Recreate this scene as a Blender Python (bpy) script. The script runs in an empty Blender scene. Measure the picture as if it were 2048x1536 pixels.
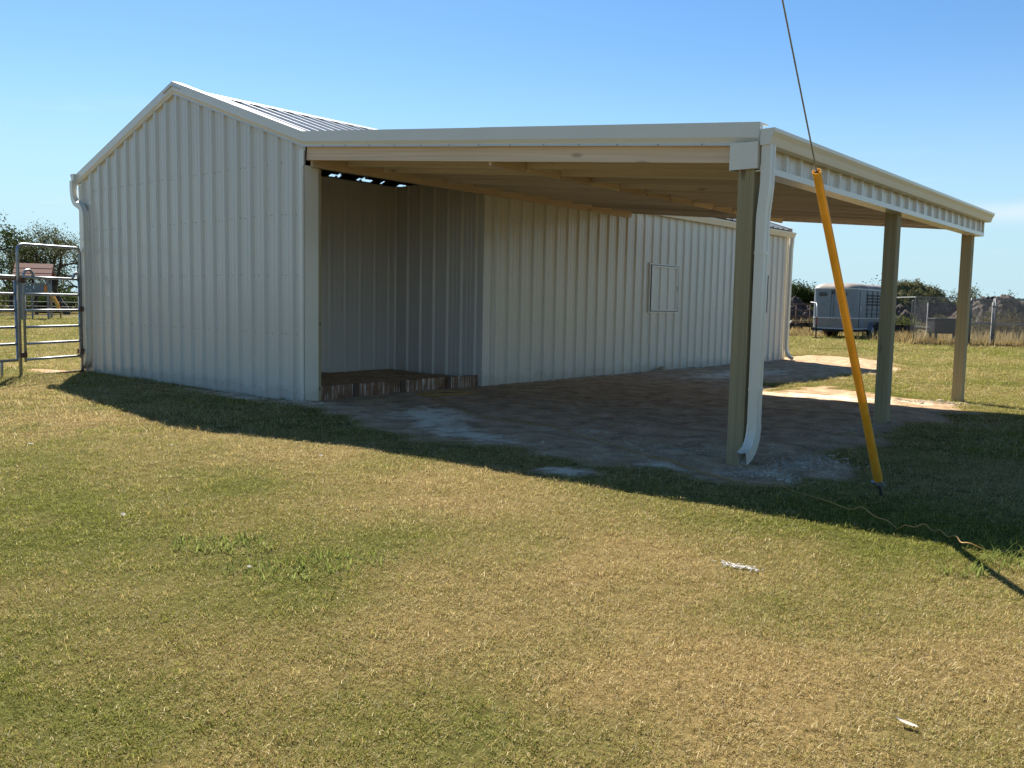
import bpy, bmesh, math, random
import numpy as np
from mathutils import Vector, Matrix
random.seed(7); rng = np.random.default_rng(7)
S = bpy.context.scene
COL = S.collection

# ------------------------------------------------------------------ camera
cd = bpy.data.cameras.new('camera'); cam = bpy.data.objects.new('camera', cd); COL.objects.link(cam); S.camera = cam
YAW, PIT, ROL = 0.7012, 0.0911, 0.0193
CAM = Vector((9.0885, -6.7551, 1.2915))
cs, sn = math.cos(YAW), math.sin(YAW); cp, sp = math.cos(PIT), math.sin(PIT); cr, sr = math.cos(ROL), math.sin(ROL)
xh = Vector((cs, sn, 0)); uh = Vector((-sn*sp, cs*sp, cp)); fw = Vector((-sn*cp, cs*cp, -sp))
RT = xh*cr + uh*sr; UP = uh*cr - xh*sr
M = Matrix((RT, UP, -fw)).transposed().to_4x4(); M.translation = CAM
cam.matrix_world = M
cd.sensor_width = 36; cd.lens = 36*1764/2048; cd.clip_start = .05; cd.clip_end = 6000

# ------------------------------------------------------------------ sun, sky, exposure
SUN = Vector((-.92, .52, 1)).normalized()          # towards the sun
sl = bpy.data.lights.new('sun', 'SUN'); so = bpy.data.objects.new('sun', sl); COL.objects.link(so)
sl.energy = 4.8; sl.angle = math.radians(.53); sl.color = (1, .93, .82)
so.location = (-20, 10, 25); so.rotation_euler = SUN.to_track_quat('Z', 'Y').to_euler()
S.view_settings.view_transform = 'Standard'; S.view_settings.look = 'None'
S.cycles.diffuse_bounces = 8; S.cycles.max_bounces = 12
S.view_settings.exposure = 1.44; S.view_settings.gamma = 1; S.view_settings.use_curve_mapping = False
W = bpy.data.worlds.new('World'); S.world = W; W.use_nodes = True
nt = W.node_tree; nt.nodes.clear()
CLOUD_U, CLOUD_Z = .49, .0965
wo = nt.nodes.new('ShaderNodeOutputWorld'); bg = nt.nodes.new('ShaderNodeBackground'); sky = nt.nodes.new('ShaderNodeTexSky')
sky.sky_type = 'NISHITA'; sky.sun_disc = False
sky.sun_elevation = math.asin(SUN.z); sky.sun_rotation = math.atan2(SUN.x, SUN.y)
sky.altitude = 150; sky.air_density = 1.0; sky.dust_density = .1; sky.ozone_density = 3.0
bg.inputs['Strength'].default_value = .052
# thin cloud streaks low over the horizon
geo = nt.nodes.new('ShaderNodeTexCoord')
mp = nt.nodes.new('ShaderNodeMapping'); mp.inputs['Scale'].default_value = (3, 3, 42)
nz = nt.nodes.new('ShaderNodeTexNoise'); nz.inputs['Scale'].default_value = 1.3; nz.inputs['Detail'].default_value = 6; nz.inputs['Roughness'].default_value = .55
cr1 = nt.nodes.new('ShaderNodeMapRange'); cr1.inputs[1].default_value = .60; cr1.inputs[2].default_value = .80
sx = nt.nodes.new('ShaderNodeSeparateXYZ'); lo = nt.nodes.new('ShaderNodeMapRange'); lo.inputs[1].default_value = .22; lo.inputs[2].default_value = .10
mu = nt.nodes.new('ShaderNodeMath'); mu.operation = 'MULTIPLY'
mx = nt.nodes.new('ShaderNodeMix'); mx.data_type = 'RGBA'; mx.inputs[7].default_value = (5.9, 6.7, 7.2, 1)
L = nt.links.new
mp.inputs['Location'].default_value = (2.2, .4, 1.15)
L(geo.outputs['Generated'], mp.inputs['Vector']); L(mp.outputs[0], nz.inputs['Vector']); L(nz.outputs[0], cr1.inputs[0])
L(geo.outputs['Generated'], sx.inputs[0]); L(sx.outputs[2], lo.inputs[0]); L(cr1.outputs[0], mu.inputs[0]); L(lo.outputs[0], mu.inputs[1])
hs = nt.nodes.new('ShaderNodeHueSaturation'); hs.inputs['Saturation'].default_value = 1.2
L(sky.outputs[0], hs.inputs['Color'])
# pale haze band towards the horizon, the same all the way round
hb = nt.nodes.new('ShaderNodeMapRange'); hb.interpolation_type = 'SMOOTHERSTEP'; hb.inputs[1].default_value = .30; hb.inputs[2].default_value = -.02; hb.inputs[3].default_value = 0; hb.inputs[4].default_value = .92
hm = nt.nodes.new('ShaderNodeMix'); hm.data_type = 'RGBA'; hm.inputs[7].default_value = (3.7, 5.5, 6.4, 1)
L(sx.outputs[2], hb.inputs[0]); L(hb.outputs[0], hm.inputs[0]); L(hs.outputs[0], hm.inputs[6])
# one flat cloud bank low in the sky (right of the barn) and fainter wisps elsewhere
def mth(op, a, b=None):
    n = nt.nodes.new('ShaderNodeMath'); n.operation = op
    for i, q in enumerate((a, b)):
        if q is None: continue
        if isinstance(q, (int, float)): n.inputs[i].default_value = q
        else: L(q, n.inputs[i])
    return n.outputs[0]
dt = nt.nodes.new('ShaderNodeVectorMath'); dt.operation = 'DOT_PRODUCT'; dt.inputs[1].default_value = (.764, .645, 0); L(geo.outputs['Generated'], dt.inputs[0])
du = mth('DIVIDE', mth('SUBTRACT', dt.outputs['Value'], CLOUD_U), .085); dv = mth('DIVIDE', mth('SUBTRACT', sx.outputs[2], CLOUD_Z), .0085)
bank = mth('POWER', 2.718, mth('MULTIPLY', mth('ADD', mth('MULTIPLY', du, du), mth('MULTIPLY', dv, dv)), -1.0))
bank = mth('MULTIPLY', bank, mth('ADD', mth('MULTIPLY', nz.outputs[0], 1.6), -.15))
wis = mth('MULTIPLY', mu.outputs[0], .40); allc = mth('MINIMUM', mth('ADD', bank, wis), 1.0)
L(hm.outputs[2], mx.inputs[6]); L(allc, mx.inputs[0]); L(mx.outputs[2], bg.inputs['Color']); L(bg.outputs[0], wo.inputs[0])

# ------------------------------------------------------------------ helpers
def tag(o, label=None, cat=None, group=None, kind=None):
    if label: o['label'] = label
    if cat: o['category'] = cat
    if group: o['group'] = group
    if kind: o['kind'] = kind
    return o
def empty(name, loc, label, cat, group=None, rz=0):
    o = bpy.data.objects.new(name, None); o.empty_display_size = .2; COL.objects.link(o)
    o.location = loc; o.rotation_euler = (0, 0, rz); return tag(o, label, cat, group)
class MB:
    def __init__(s): s.v = []; s.f = []
    def add(s, vs, fs):
        n = len(s.v); s.v += [tuple(v) for v in vs]; s.f += [tuple(i+n for i in f) for f in fs]; return s
    def box(s, a, b):
        x0, y0, z0 = a; x1, y1, z1 = b
        return s.add([(x0,y0,z0),(x1,y0,z0),(x1,y1,z0),(x0,y1,z0),(x0,y0,z1),(x1,y0,z1),(x1,y1,z1),(x0,y1,z1)],
                     [(0,3,2,1),(4,5,6,7),(0,1,5,4),(1,2,6,5),(2,3,7,6),(3,0,4,7)])
    def obox(s, c, ax, ay, az, h):          # oriented box: centre, unit axes, half sizes
        c = Vector(c); vs = []
        for k in range(8):
            q = c + ax*h[0]*(1 if k&1 else -1) + ay*h[1]*(1 if k&2 else -1) + az*h[2]*(1 if k&4 else -1); vs.append(q)
        return s.add(vs, [(0,2,3,1),(4,5,7,6),(0,1,5,4),(1,3,7,5),(3,2,6,7),(2,0,4,6)])
    def tube(s, path, rad, n=8, cap=True, sect=None, ref=None):
        P = [Vector(p) for p in path]; m = len(P); rr = rad if isinstance(rad, (list, tuple)) else [rad]*m
        prev = None; base = len(s.v); k = n if sect is None else len(sect)
        for i in range(m):
            t = (P[min(i+1,m-1)] - P[max(i-1,0)])
            if t.length < 1e-9: t = Vector((0,0,1))
            t.normalize()
            if ref is not None: u = Vector(ref); u = (u - t*u.dot(t)).normalized()
            elif prev is None:
                u = t.cross(Vector((0,0,1)) if abs(t.z) < .9 else Vector((1,0,0))).normalized()
            else: u = (prev - t*prev.dot(t)).normalized()
            prev = u; w = t.cross(u)
            for j in range(k):
                if sect is None:
                    a = 2*math.pi*j/n; q = P[i] + (u*math.cos(a) + w*math.sin(a))*rr[i]
                else: q = P[i] + (u*sect[j][0] + w*sect[j][1])*rr[i]
                s.v.append(tuple(q))
        for i in range(m-1):
            for j in range(k):
                a = base+i*k+j; b = base+i*k+(j+1)%k; s.f.append((a, b, b+k, a+k))
        if cap:
            s.f.append(tuple(base+j for j in reversed(range(k)))); s.f.append(tuple(base+(m-1)*k+j for j in range(k)))
        return s
    def sweep(s, prof, path, cap=True):     # profile offsets carried along a path without turning
        k = len(prof); base = len(s.v)
        for p in path:
            for q in prof: s.v.append((p[0]+q[0], p[1]+q[1], p[2]+q[2]))
        for i in range(len(path)-1):
            for j in range(k):
                a = base+i*k+j; b = base+i*k+(j+1)%k; s.f.append((a, b, b+k, a+k))
        if cap:
            s.f.append(tuple(base+j for j in reversed(range(k)))); s.f.append(tuple(base+(len(path)-1)*k+j for j in range(k)))
        return s
    def mesh(s, name):
        me = bpy.data.meshes.new(name); me.from_pydata(s.v, [], s.f); me.update(); return me
    def build(s, name, mat, parent=None, smooth=False, kind=None, label=None, recalc=True):
        me = s.mesh(name)
        if recalc:
            bm = bmesh.new(); bm.from_mesh(me); bmesh.ops.recalc_face_normals(bm, faces=bm.faces); bm.to_mesh(me); bm.free()
        return link(name, me, mat, parent, smooth, kind, label)
def link(name, me, mat, parent=None, smooth=False, kind=None, label=None):
    if mat: me.materials.append(mat)
    if smooth:
        me.polygons.foreach_set('use_smooth', [True]*len(me.polygons))
        if smooth != True: 
            try: me.set_sharp_from_angle(angle=math.radians(smooth))
            except Exception: pass
    o = bpy.data.objects.new(name, me); COL.objects.link(o)
    if parent: o.parent = parent
    if kind: o['kind'] = kind
    if label: o['label'] = label
    return o
def bevel(o, w, seg=2):
    m = o.modifiers.new('bevel', 'BEVEL'); m.width = w; m.segments = seg; m.limit_method = 'ANGLE'; return o
def board(name, p0, p1, w, h, mat, parent, up=(0,0,1), label=None):
    p0, p1 = Vector(p0), Vector(p1); d = p1-p0; Ln = d.length; X = d/Ln; Z = Vector(up); Z = (Z - X*Z.dot(X)).normalized(); Y = Z.cross(X)
    o = MB().box((-Ln/2,-w/2,-h/2), (Ln/2,w/2,h/2)).build(name, mat, parent, label=label)
    m = Matrix((X, Y, Z)).transposed().to_4x4(); m.translation = (p0+p1)/2; o.matrix_local = m
    return bevel(o, .003, 1)

# world-space pseudo noise, used for ground and grass alike
_lat = rng.random((64, 64))
def vn(x, y, sc, sd=0):
    x = np.asarray(x, float)/sc + sd*17.3; y = np.asarray(y, float)/sc + sd*9.7
    xi = np.floor(x).astype(int); yi = np.floor(y).astype(int); fx = x-xi; fy = y-yi
    fx = fx*fx*(3-2*fx); fy = fy*fy*(3-2*fy); g = lambda a, b: _lat[a % 64, b % 64]
    return (g(xi,yi)*(1-fx)+g(xi+1,yi)*fx)*(1-fy)+(g(xi,yi+1)*(1-fx)+g(xi+1,yi+1)*fx)*fy
def fbm(x, y, sc, sd=0, o=4):
    a = 0; w = .5; t = 0
    for i in range(o): a = a + w*vn(x, y, sc/2**i, sd+i*3); t += w; w *= .55
    return a/t
def smooth(a, b, x): 
    t = np.clip((x-a)/(b-a), 0, 1); return t*t*(3-2*t)
DIRT = np.array([(-2.5,.1),(-.03,.1),(.3,-.15),(1.31,-.40),(2.1,-.85),(2.7,-1.15),(3.36,-1.08),(3.92,-.80),(4.58,-.56),(5.11,-.70),(5.3,-.42),(5.74,-.55),(6.1,-.78),(6.5,-.6),(6.72,-.05),(6.5,.9),(6.1,2.5),(6.0,3.5),(6.25,4.3),(6.3,5.85),(5.95,7.05),(5.16,6.9),(4.6,7.2),(3.48,8.05),(3.31,6.5),(2.6,7.6),(2.95,9.0),(2.92,11.0),(3.4,12.6),(2.6,15),(1.6,16.8),(.15,18.0),(-1.2,17.4),(-3,15.2),(-2.5,8)])
def poly_sd(x, y, P):
    x = np.asarray(x, float); y = np.asarray(y, float); d = np.full(x.shape, 1e9); ins = np.zeros(x.shape, bool)
    n = len(P)
    for i in range(n):
        ax, ay = P[i]; bx, by = P[(i+1) % n]; ex, ey = bx-ax, by-ay
        t = np.clip(((x-ax)*ex+(y-ay)*ey)/(ex*ex+ey*ey), 0, 1); d = np.minimum(d, np.hypot(x-ax-t*ex, y-ay-t*ey))
        c = ((ay <= y) != (by <= y)); ins ^= c & (x < ax+(y-ay)*ex/(ey if ey else 1e-9))
    return np.where(ins, -d, d)
def blob(x, y, cx, cy, rx, ry, a=0):
    c, s_ = math.cos(a), math.sin(a); u = ((x-cx)*c+(y-cy)*s_)/rx; v = (-(x-cx)*s_+(y-cy)*c)/ry; return np.exp(-(u*u+v*v))
def dirt_mask(x, y):
    sd = poly_sd(x, y, DIRT) + (fbm(x, y, .6, 5, 5)-.5)*1.1
    m = smooth(.22, -.22, sd)
    m = np.maximum(m, smooth(.35, .75, 1.5*blob(x,y,-1.2,-.22,1.3,.2)+.5*(fbm(x,y,.3,9)-.5)))
    m = np.maximum(m, smooth(.35, .75, 1.0*blob(x,y,5.04,-1.32,.30,.22)+1.3*(fbm(x,y,.22,9)-.5)))
    m = np.maximum(m, .9*smooth(.35, .8, 1.2*blob(x,y,-6.3,-.5,.7,.35)+.6*(fbm(x,y,.3,2)-.5)))
    return m
def green(x, y):
    g = .45 + 1.15*(fbm(x, y, 2.2, 1)-.5) + .8*(fbm(x, y, .55, 3)-.5)
    g = g + .33*blob(x,y,7.3,-1.7,.8,.45,.2) + .3*blob(x,y,8.0,-1.0,1.0,.9) + .40*blob(x,y,5.9,-5.6,.55,.45) + .26*blob(x,y,3.6,-4.6,1.4,1.2)
    g = g - .28*blob(x,y,6.75,-3.6,.5,.8) - .34*blob(x,y,7.95,-4.1,.5,.55) - .2*blob(x,y,5.6,-2.5,1.6,.5) - .22*blob(x,y,1,-2.6,2.2,.6) - .2*blob(x,y,7.2,-2.9,.4,.35)
    return np.clip(g + .12*smooth(6, 10, y), 0, 1)
def gz(x, y):
    return (fbm(x, y, 2.5, 11, 3)-.5)*.05*smooth(-.3, -1.5, np.asarray(y)) + (fbm(x, y, .5, 13, 2)-.5)*.018 + .03*blob(x,y,.4,-.2,.7,.5) + .05*blob(x,y,-5.2,-1.6,2.2,1.0)

# ------------------------------------------------------------------ materials
def new(name):
    m = bpy.data.materials.new(name); m.use_nodes = True; t = m.node_tree; b = t.nodes['Principled BSDF']; return m, t, b
def N(t, typ, **kw):
    n = t.nodes.new(typ)
    for k, v in kw.items():
        if k in n.inputs: n.inputs[k].default_value = v
        else: setattr(n, k, v)
    return n
def noise(t, scale, detail=4, rough=.55, vec=None, stretch=None, coord='Object', dist=0):
    tc = N(t, 'ShaderNodeTexCoord'); mpn = N(t, 'ShaderNodeMapping')
    if stretch: mpn.inputs['Scale'].default_value = stretch
    t.links.new(tc.outputs[coord], mpn.inputs[0])
    n = N(t, 'ShaderNodeTexNoise', Scale=scale, Detail=detail, Roughness=rough, Distortion=dist); t.links.new(mpn.outputs[0], n.inputs['Vector']); return n
def ramp(t, src, stops):
    r = N(t, 'ShaderNodeValToRGB'); e = r.color_ramp.elements
    while len(e) < len(stops): e.new(.5)
    for el, (p, c) in zip(e, stops): el.position = p; el.color = (*c, 1)
    t.links.new(src, r.inputs[0]); return r
def mixc(t, f, a, b, typ='MIX'):
    n = N(t, 'ShaderNodeMix', data_type='RGBA', blend_type=typ)
    for i, s_ in ((0, f), (6, a), (7, b)):
        if isinstance(s_, (int, float)): n.inputs[i].default_value = s_
        elif isinstance(s_, tuple): n.inputs[i].default_value = (*s_, 1)
        else: t.links.new(s_, n.inputs[i])
    return n.outputs[2]
def bump(t, b, src, strength=.3, dist=.01):
    n = N(t, 'ShaderNodeBump', Strength=strength, Distance=dist); t.links.new(src, n.inputs['Height']); t.links.new(n.outputs[0], b.inputs['Normal'])
def simple(name, c0, c1, scale=3, rough=.5, metal=0, stretch=None, bs=0, bd=.01, detail=5, spec=.5, r2=None):
    m, t, b = new(name); n = noise(t, scale, detail, stretch=stretch)
    r = ramp(t, n.outputs[0], [(.3, c0), (.7, c1)]); t.links.new(r.outputs[0], b.inputs['Base Color'])
    b.inputs['Roughness'].default_value = rough; b.inputs['Metallic'].default_value = metal; b.inputs['Specular IOR Level'].default_value = spec
    if r2 is not None:
        mr = N(t, 'ShaderNodeMapRange'); mr.inputs[3].default_value = rough; mr.inputs[4].default_value = r2; t.links.new(n.outputs[0], mr.inputs[0]); t.links.new(mr.outputs[0], b.inputs['Roughness'])
    if bs: bump(t, b, n.outputs[0], bs, bd)
    return m
def siding(name, c0, c1, rough=.36):
    m, t, b = new(name)
    n = noise(t, .9, 5, stretch=(1,1,.35)); r = ramp(t, n.outputs[0], [(.3, c0), (.7, c1)])
    d = noise(t, 26, 3); dz = N(t, 'ShaderNodeMapRange'); dz.inputs[1].default_value = .66; dz.inputs[2].default_value = .8; dz.inputs[4].default_value = .18; t.links.new(d.outputs[0], dz.inputs[0])
    # mud splash just above the soil, a stain with its own ragged edge
    tc = N(t, 'ShaderNodeTexCoord'); sz = N(t, 'ShaderNodeSeparateXYZ'); t.links.new(tc.outputs['Object'], sz.inputs[0])
    n2 = noise(t, 5, 6, .7); ad = N(t, 'ShaderNodeMath', operation='MULTIPLY_ADD'); ad.inputs[1].default_value = -.55; t.links.new(n2.outputs[0], ad.inputs[0]); t.links.new(sz.outputs[2], ad.inputs[2])
    mr = N(t, 'ShaderNodeMapRange'); mr.inputs[1].default_value = -.20; mr.inputs[2].default_value = -.06; mr.inputs[3].default_value = .28; mr.inputs[4].default_value = 0; t.links.new(ad.outputs[0], mr.inputs[0])
    c = mixc(t, mr.outputs[0], r.outputs[0], (.27, .21, .15)); c = mixc(t, dz.outputs[0], c, (.4, .36, .28))
    t.links.new(c, b.inputs['Base Color'])
    mr2 = N(t, 'ShaderNodeMapRange'); mr2.inputs[3].default_value = rough-.06; mr2.inputs[4].default_value = rough+.12; t.links.new(n2.outputs[0], mr2.inputs[0]); t.links.new(mr2.outputs[0], b.inputs['Roughness'])
    n3 = noise(t, 1.6, 2, stretch=(1,1,.5)); bump(t, b, n3.outputs[0], .45, .014); b.inputs['Coat Weight'].default_value = .5; b.inputs['Coat Roughness'].default_value = .16
    return m
def wood(name, cs_, rough=.75, knots=(.16,.09,.05), kn=.5, fine=42):
    m, t, b = new(name)
    oi = N(t, 'ShaderNodeObjectInfo'); tc = N(t, 'ShaderNodeTexCoord'); mu_ = N(t, 'ShaderNodeVectorMath', operation='ADD'); ml = N(t, 'ShaderNodeMath', operation='MULTIPLY'); ml.inputs[1].default_value = 60
    t.links.new(oi.outputs['Random'], ml.inputs[0]); t.links.new(tc.outputs['Object'], mu_.inputs[0]); t.links.new(ml.outputs[0], mu_.inputs[1])
    def sn_(scale, st, det=5, dist=0):
        mpn = N(t, 'ShaderNodeMapping'); mpn.inputs['Scale'].default_value = st; t.links.new(mu_.outputs[0], mpn.inputs[0])
        n = N(t, 'ShaderNodeTexNoise', Scale=scale, Detail=det, Roughness=.6, Distortion=dist); t.links.new(mpn.outputs[0], n.inputs['Vector']); return n.outputs[0]
    g = sn_(1, (.5, fine, fine), 6, .4); a = sn_(1, (.5, 3, 3), 3)
    r = ramp(t, g, [(.25, cs_[0]), (.5, cs_[1]), (.75, cs_[2])])
    tone = N(t, 'ShaderNodeMapRange'); tone.inputs[1].default_value = 0; tone.inputs[2].default_value = 1; tone.inputs[3].default_value = .72; tone.inputs[4].default_value = 1.12; t.links.new(oi.outputs['Random'], tone.inputs[0])
    c = mixc(t, 1.0, r.outputs[0], tone.outputs[0], 'MULTIPLY')
    c = mixc(t, a, c, mixc(t, .35, c, cs_[0]))
    mpn = N(t, 'ShaderNodeMapping'); mpn.inputs['Scale'].default_value = (1.6, 5, 5); t.links.new(mu_.outputs[0], mpn.inputs[0])
    v = N(t, 'ShaderNodeTexVoronoi', Scale=1.0); t.links.new(mpn.outputs[0], v.inputs['Vector'])
    kr = N(t, 'ShaderNodeMapRange'); kr.inputs[1].default_value = .06; kr.inputs[2].default_value = .15; kr.inputs[3].default_value = kn; kr.inputs[4].default_value = 0; t.links.new(v.outputs['Distance'], kr.inputs[0])
    c = mixc(t, kr.outputs[0], c, knots)
    t.links.new(c, b.inputs['Base Color']); b.inputs['Roughness'].default_value = rough; b.inputs['Specular IOR Level'].default_value = .25
    bump(t, b, g, .15, .002); return m
def leafmat(name, ca, cb, trans=.4):
    m, t, b = new(name); out = t.nodes['Material Output']
    oi = N(t, 'ShaderNodeTexCoord'); n = N(t, 'ShaderNodeTexNoise', Scale=1.7, Detail=4); t.links.new(oi.outputs['Object'], n.inputs['Vector'])
    r = ramp(t, n.outputs[0], [(.32, ca), (.68, cb)]); t.links.new(r.outputs[0], b.inputs['Base Color']); b.inputs['Roughness'].default_value = .7; b.inputs['Specular IOR Level'].default_value = .05
    tr = N(t, 'ShaderNodeBsdfTranslucent'); t.links.new(r.outputs[0], tr.inputs[0]); mxs = N(t, 'ShaderNodeMixShader'); mxs.inputs[0].default_value = trans
    t.links.new(b.outputs[0], mxs.inputs[1]); t.links.new(tr.outputs[0], mxs.inputs[2]); t.links.new(mxs.outputs[0], out.inputs[0]); return m
MAT = {}
MAT['siding'] = siding('siding_paint', (.60,.57,.49), (.645,.61,.525))
MAT['inner'] = siding('interior_siding_paint', (.58,.555,.51), (.63,.60,.55), .40)
MAT['trim'] = siding('trim_paint', (.70,.66,.55), (.75,.71,.60), .34)
MAT['roof'] = simple('roof_paint', (.50,.50,.48), (.56,.56,.54), 1.2, .30, r2=.42)
MAT['gap'] = simple('foam_closure', (.03,.03,.03), (.05,.05,.05), 8, .9)  # closure foam; also colours the shadow strip on the far shutter
MAT['joist'] = wood('pine_lumber', ((.54,.45,.395), (.69,.60,.54), (.79,.70,.64)))
MAT['ledger'] = wood('pine_plank', ((.54,.39,.25), (.68,.52,.36), (.77,.63,.46)))
MAT['post'] = wood('treated_lumber', ((.24,.20,.10), (.36,.30,.17), (.47,.40,.24)), .8, (.10,.06,.03), .7, 95)
MAT['toe'] = wood('rough_plank', ((.18,.12,.08), (.29,.20,.14), (.42,.33,.25)), .9, (.05,.03,.02), .5, 16)
m, t, b = new('streaked_board'); n1 = noise(t, 1, 4, stretch=(24,1,1.5)); n2 = noise(t, 3, 4)
sr = N(t,'ShaderNodeMapRange'); sr.inputs[1].default_value=.50; sr.inputs[2].default_value=.62; t.links.new(n1.outputs[0], sr.inputs[0])
sq = N(t,'ShaderNodeMapRange'); sq.inputs[1].default_value=.42; sq.inputs[2].default_value=.55; t.links.new(n2.outputs[0], sq.inputs[0]); sm_ = N(t,'ShaderNodeMath', operation='MULTIPLY'); t.links.new(sr.outputs[0], sm_.inputs[0]); t.links.new(sq.outputs[0], sm_.inputs[1])
wr = ramp(t, n2.outputs[0], [(.3,(.16,.085,.05)),(.7,(.30,.18,.11))]); t.links.new(mixc(t, sm_.outputs[0], wr.outputs[0], (.66,.60,.52)), b.inputs['Base Color']); b.inputs['Roughness'].default_value=.9; b.inputs['Specular IOR Level'].default_value=.05; MAT['streak']=m
MAT['galv'] = simple('galvanised_pipe', (.28,.31,.33), (.40,.43,.45), 6, .42, .75, bs=.1, bd=.003, r2=.6)
MAT['wire'] = simple('steel_strand', (.26,.28,.31), (.42,.44,.47), 60, .5, .5)
MAT['dark'] = simple('dark_steel', (.018,.017,.017), (.05,.045,.04), 5, .6, .3)
MAT['rust'] = simple('rusty_steel', (.07,.04,.025), (.16,.09,.055), 8, .8)
MAT['rubber'] = simple('tyre_rubber', (.015,.015,.015), (.035,.034,.033), 9, .85)
MAT['screw'] = simple('screw_head', (.30,.28,.24), (.38,.36,.31), 5, .45, .3)
# ---------------------------------------------------------------- yellow guard plastic
m, t, b = new('yellow_plastic'); n = noise(t, 4, 5, stretch=(3,3,.6)); r = ramp(t, n.outputs[0], [(.3,(.78,.45,.045)), (.7,(.88,.56,.08))])
sc_ = noise(t, 30, 4, .7); sm = N(t,'ShaderNodeMapRange'); sm.inputs[1].default_value=.62; sm.inputs[2].default_value=.75; sm.inputs[4].default_value=.35; t.links.new(sc_.outputs[0], sm.inputs[0])
c = mixc(t, sm.outputs[0], r.outputs[0], (.35,.2,.03)); t.links.new(c, b.inputs['Base Color']); b.inputs['Roughness'].default_value=.42
tr = N(t,'ShaderNodeBsdfTranslucent'); t.links.new(c, tr.inputs[0]); ms = N(t,'ShaderNodeMixShader'); ms.inputs[0].default_value=.35
t.links.new(b.outputs[0], ms.inputs[1]); t.links.new(tr.outputs[0], ms.inputs[2]); t.links.new(ms.outputs[0], t.nodes['Material Output'].inputs[0]); MAT['yellow']=m
def flat(name, c, rough=.5, metal=0): return simple(name, tuple(x*.86 for x in c), tuple(min(1,x*1.1) for x in c), 5, rough, metal)

# ------------------------------------------------------------------ ground
def graded(a, b, st, far, n):
    core = np.arange(a, b+1e-6, st); g = np.geomspace(st*1.2, far, n); return np.concatenate([a-np.cumsum(g)[::-1], core, b+np.cumsum(g)])
def grid_mesh(name, xs, ys, zf, keep=None):
    X, Y = np.meshgrid(xs, ys); Z = zf(X, Y); nx, ny = len(xs), len(ys)
    V = np.stack([X, Y, Z], -1).reshape(-1, 3); I = np.arange(nx*ny).reshape(ny, nx)
    F = np.stack([I[:-1,:-1], I[:-1,1:], I[1:,1:], I[1:,:-1]], -1).reshape(-1, 4)
    if keep is not None:
        k = keep(X, Y).reshape(-1); F = F[k[F].any(1)]; u, inv = np.unique(F, return_inverse=True); V = V[u]; F = inv.reshape(-1, 4)
    me = bpy.data.meshes.new(name); me.from_pydata(V.tolist(), [], F.tolist()); me.update()
    me.polygons.foreach_set('use_smooth', [True]*len(me.polygons)); return me, V
def attr(me, name, val):
    a = me.attributes.new(name, 'FLOAT', 'POINT'); a.data.foreach_set('value', np.asarray(val, np.float32))
def A(t, name, typ='GEOMETRY'): return N(t, 'ShaderNodeAttribute', attribute_name=name, attribute_type=typ).outputs['Fac']
STRAW0, STRAW1, GRN0, GRN1 = (.33,.235,.085), (.46,.35,.15), (.085,.115,.022), (.17,.19,.045)
m, t, b = new('lawn_soil')
n1 = noise(t, 1.0, 6, .65, coord='Object'); n2 = noise(t, 22, 5, .7); n3 = noise(t, .12, 4)
gr = A(t, 'green'); ad = N(t, 'ShaderNodeMath', operation='MULTIPLY_ADD'); ad.inputs[1].default_value = .9; t.links.new(n1.outputs[0], ad.inputs[0]); t.links.new(gr, ad.inputs[2])
ad2 = N(t, 'ShaderNodeMath', operation='MULTIPLY_ADD'); ad2.inputs[1].default_value = .8; t.links.new(n3.outputs[0], ad2.inputs[0]); t.links.new(ad.outputs[0], ad2.inputs[2])
st = ramp(t, n2.outputs[0], [(.3,(.085,.060,.025)),(.7,(.24,.175,.075))]); gn = ramp(t, n2.outputs[0], [(.3,(.032,.034,.010)),(.7,(.11,.112,.032))])
mr = N(t, 'ShaderNodeMapRange'); mr.inputs[1].default_value = .95; mr.inputs[2].default_value = 1.75; t.links.new(ad2.outputs[0], mr.inputs[0])
c = mixc(t, mr.outputs[0], st.outputs[0], gn.outputs[0]); t.links.new(c, b.inputs['Base Color']); b.inputs['Roughness'].default_value = .95; b.inputs['Specular IOR Level'].default_value = .0
bump(t, b, n2.outputs[0], .6, .03); MAT['lawn'] = m
xs = graded(-9, 11.5, .11, 420, 34); ys = graded(-7.5, 14, .11, 420, 34)
me, V = grid_mesh('ground', xs, ys, lambda X, Y: gz(X, Y) - .075*smooth(.25, .7, dirt_mask(X, Y))); attr(me, 'green', green(V[:,0], V[:,1])); g_ = link('ground', me, MAT['lawn'], kind='structure'); g_['label'] = 'dry mown lawn with straw and green patches'

# dirt pad with gravel under the lean-to
m, t, b = new('packed_dirt')
n1 = noise(t, .8, 6, .6); n2 = noise(t, 34, 7, .8); n3 = noise(t, 3.6, 7, .7, dist=.4)
base = ramp(t, n3.outputs[0], [(.28,(.25,.16,.10)),(.46,(.46,.325,.21)),(.60,(.58,.435,.295)),(.75,(.67,.545,.40))])
pale = ramp(t, n2.outputs[0], [(.3,(.70,.61,.47)),(.7,(.82,.74,.61))])
pm = N(t, 'ShaderNodeMath', operation='MULTIPLY_ADD'); pm.inputs[1].default_value = 1.1; t.links.new(n3.outputs[0], pm.inputs[0]); t.links.new(A(t,'pale'), pm.inputs[2])
pr = N(t, 'ShaderNodeMapRange'); pr.inputs[1].default_value = .80; pr.inputs[2].default_value = 1.08; t.links.new(pm.outputs[0], pr.inputs[0])
c = mixc(t, pr.outputs[0], base.outputs[0], pale.outputs[0])
c = mixc(t, .35, c, ramp(t, n2.outputs[0], [(.35,(.16,.14,.11)),(.65,(.70,.64,.56))]).outputs[0], 'OVERLAY')
c = mixc(t, A(t,'edge'), c, (.20,.145,.06))
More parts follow.
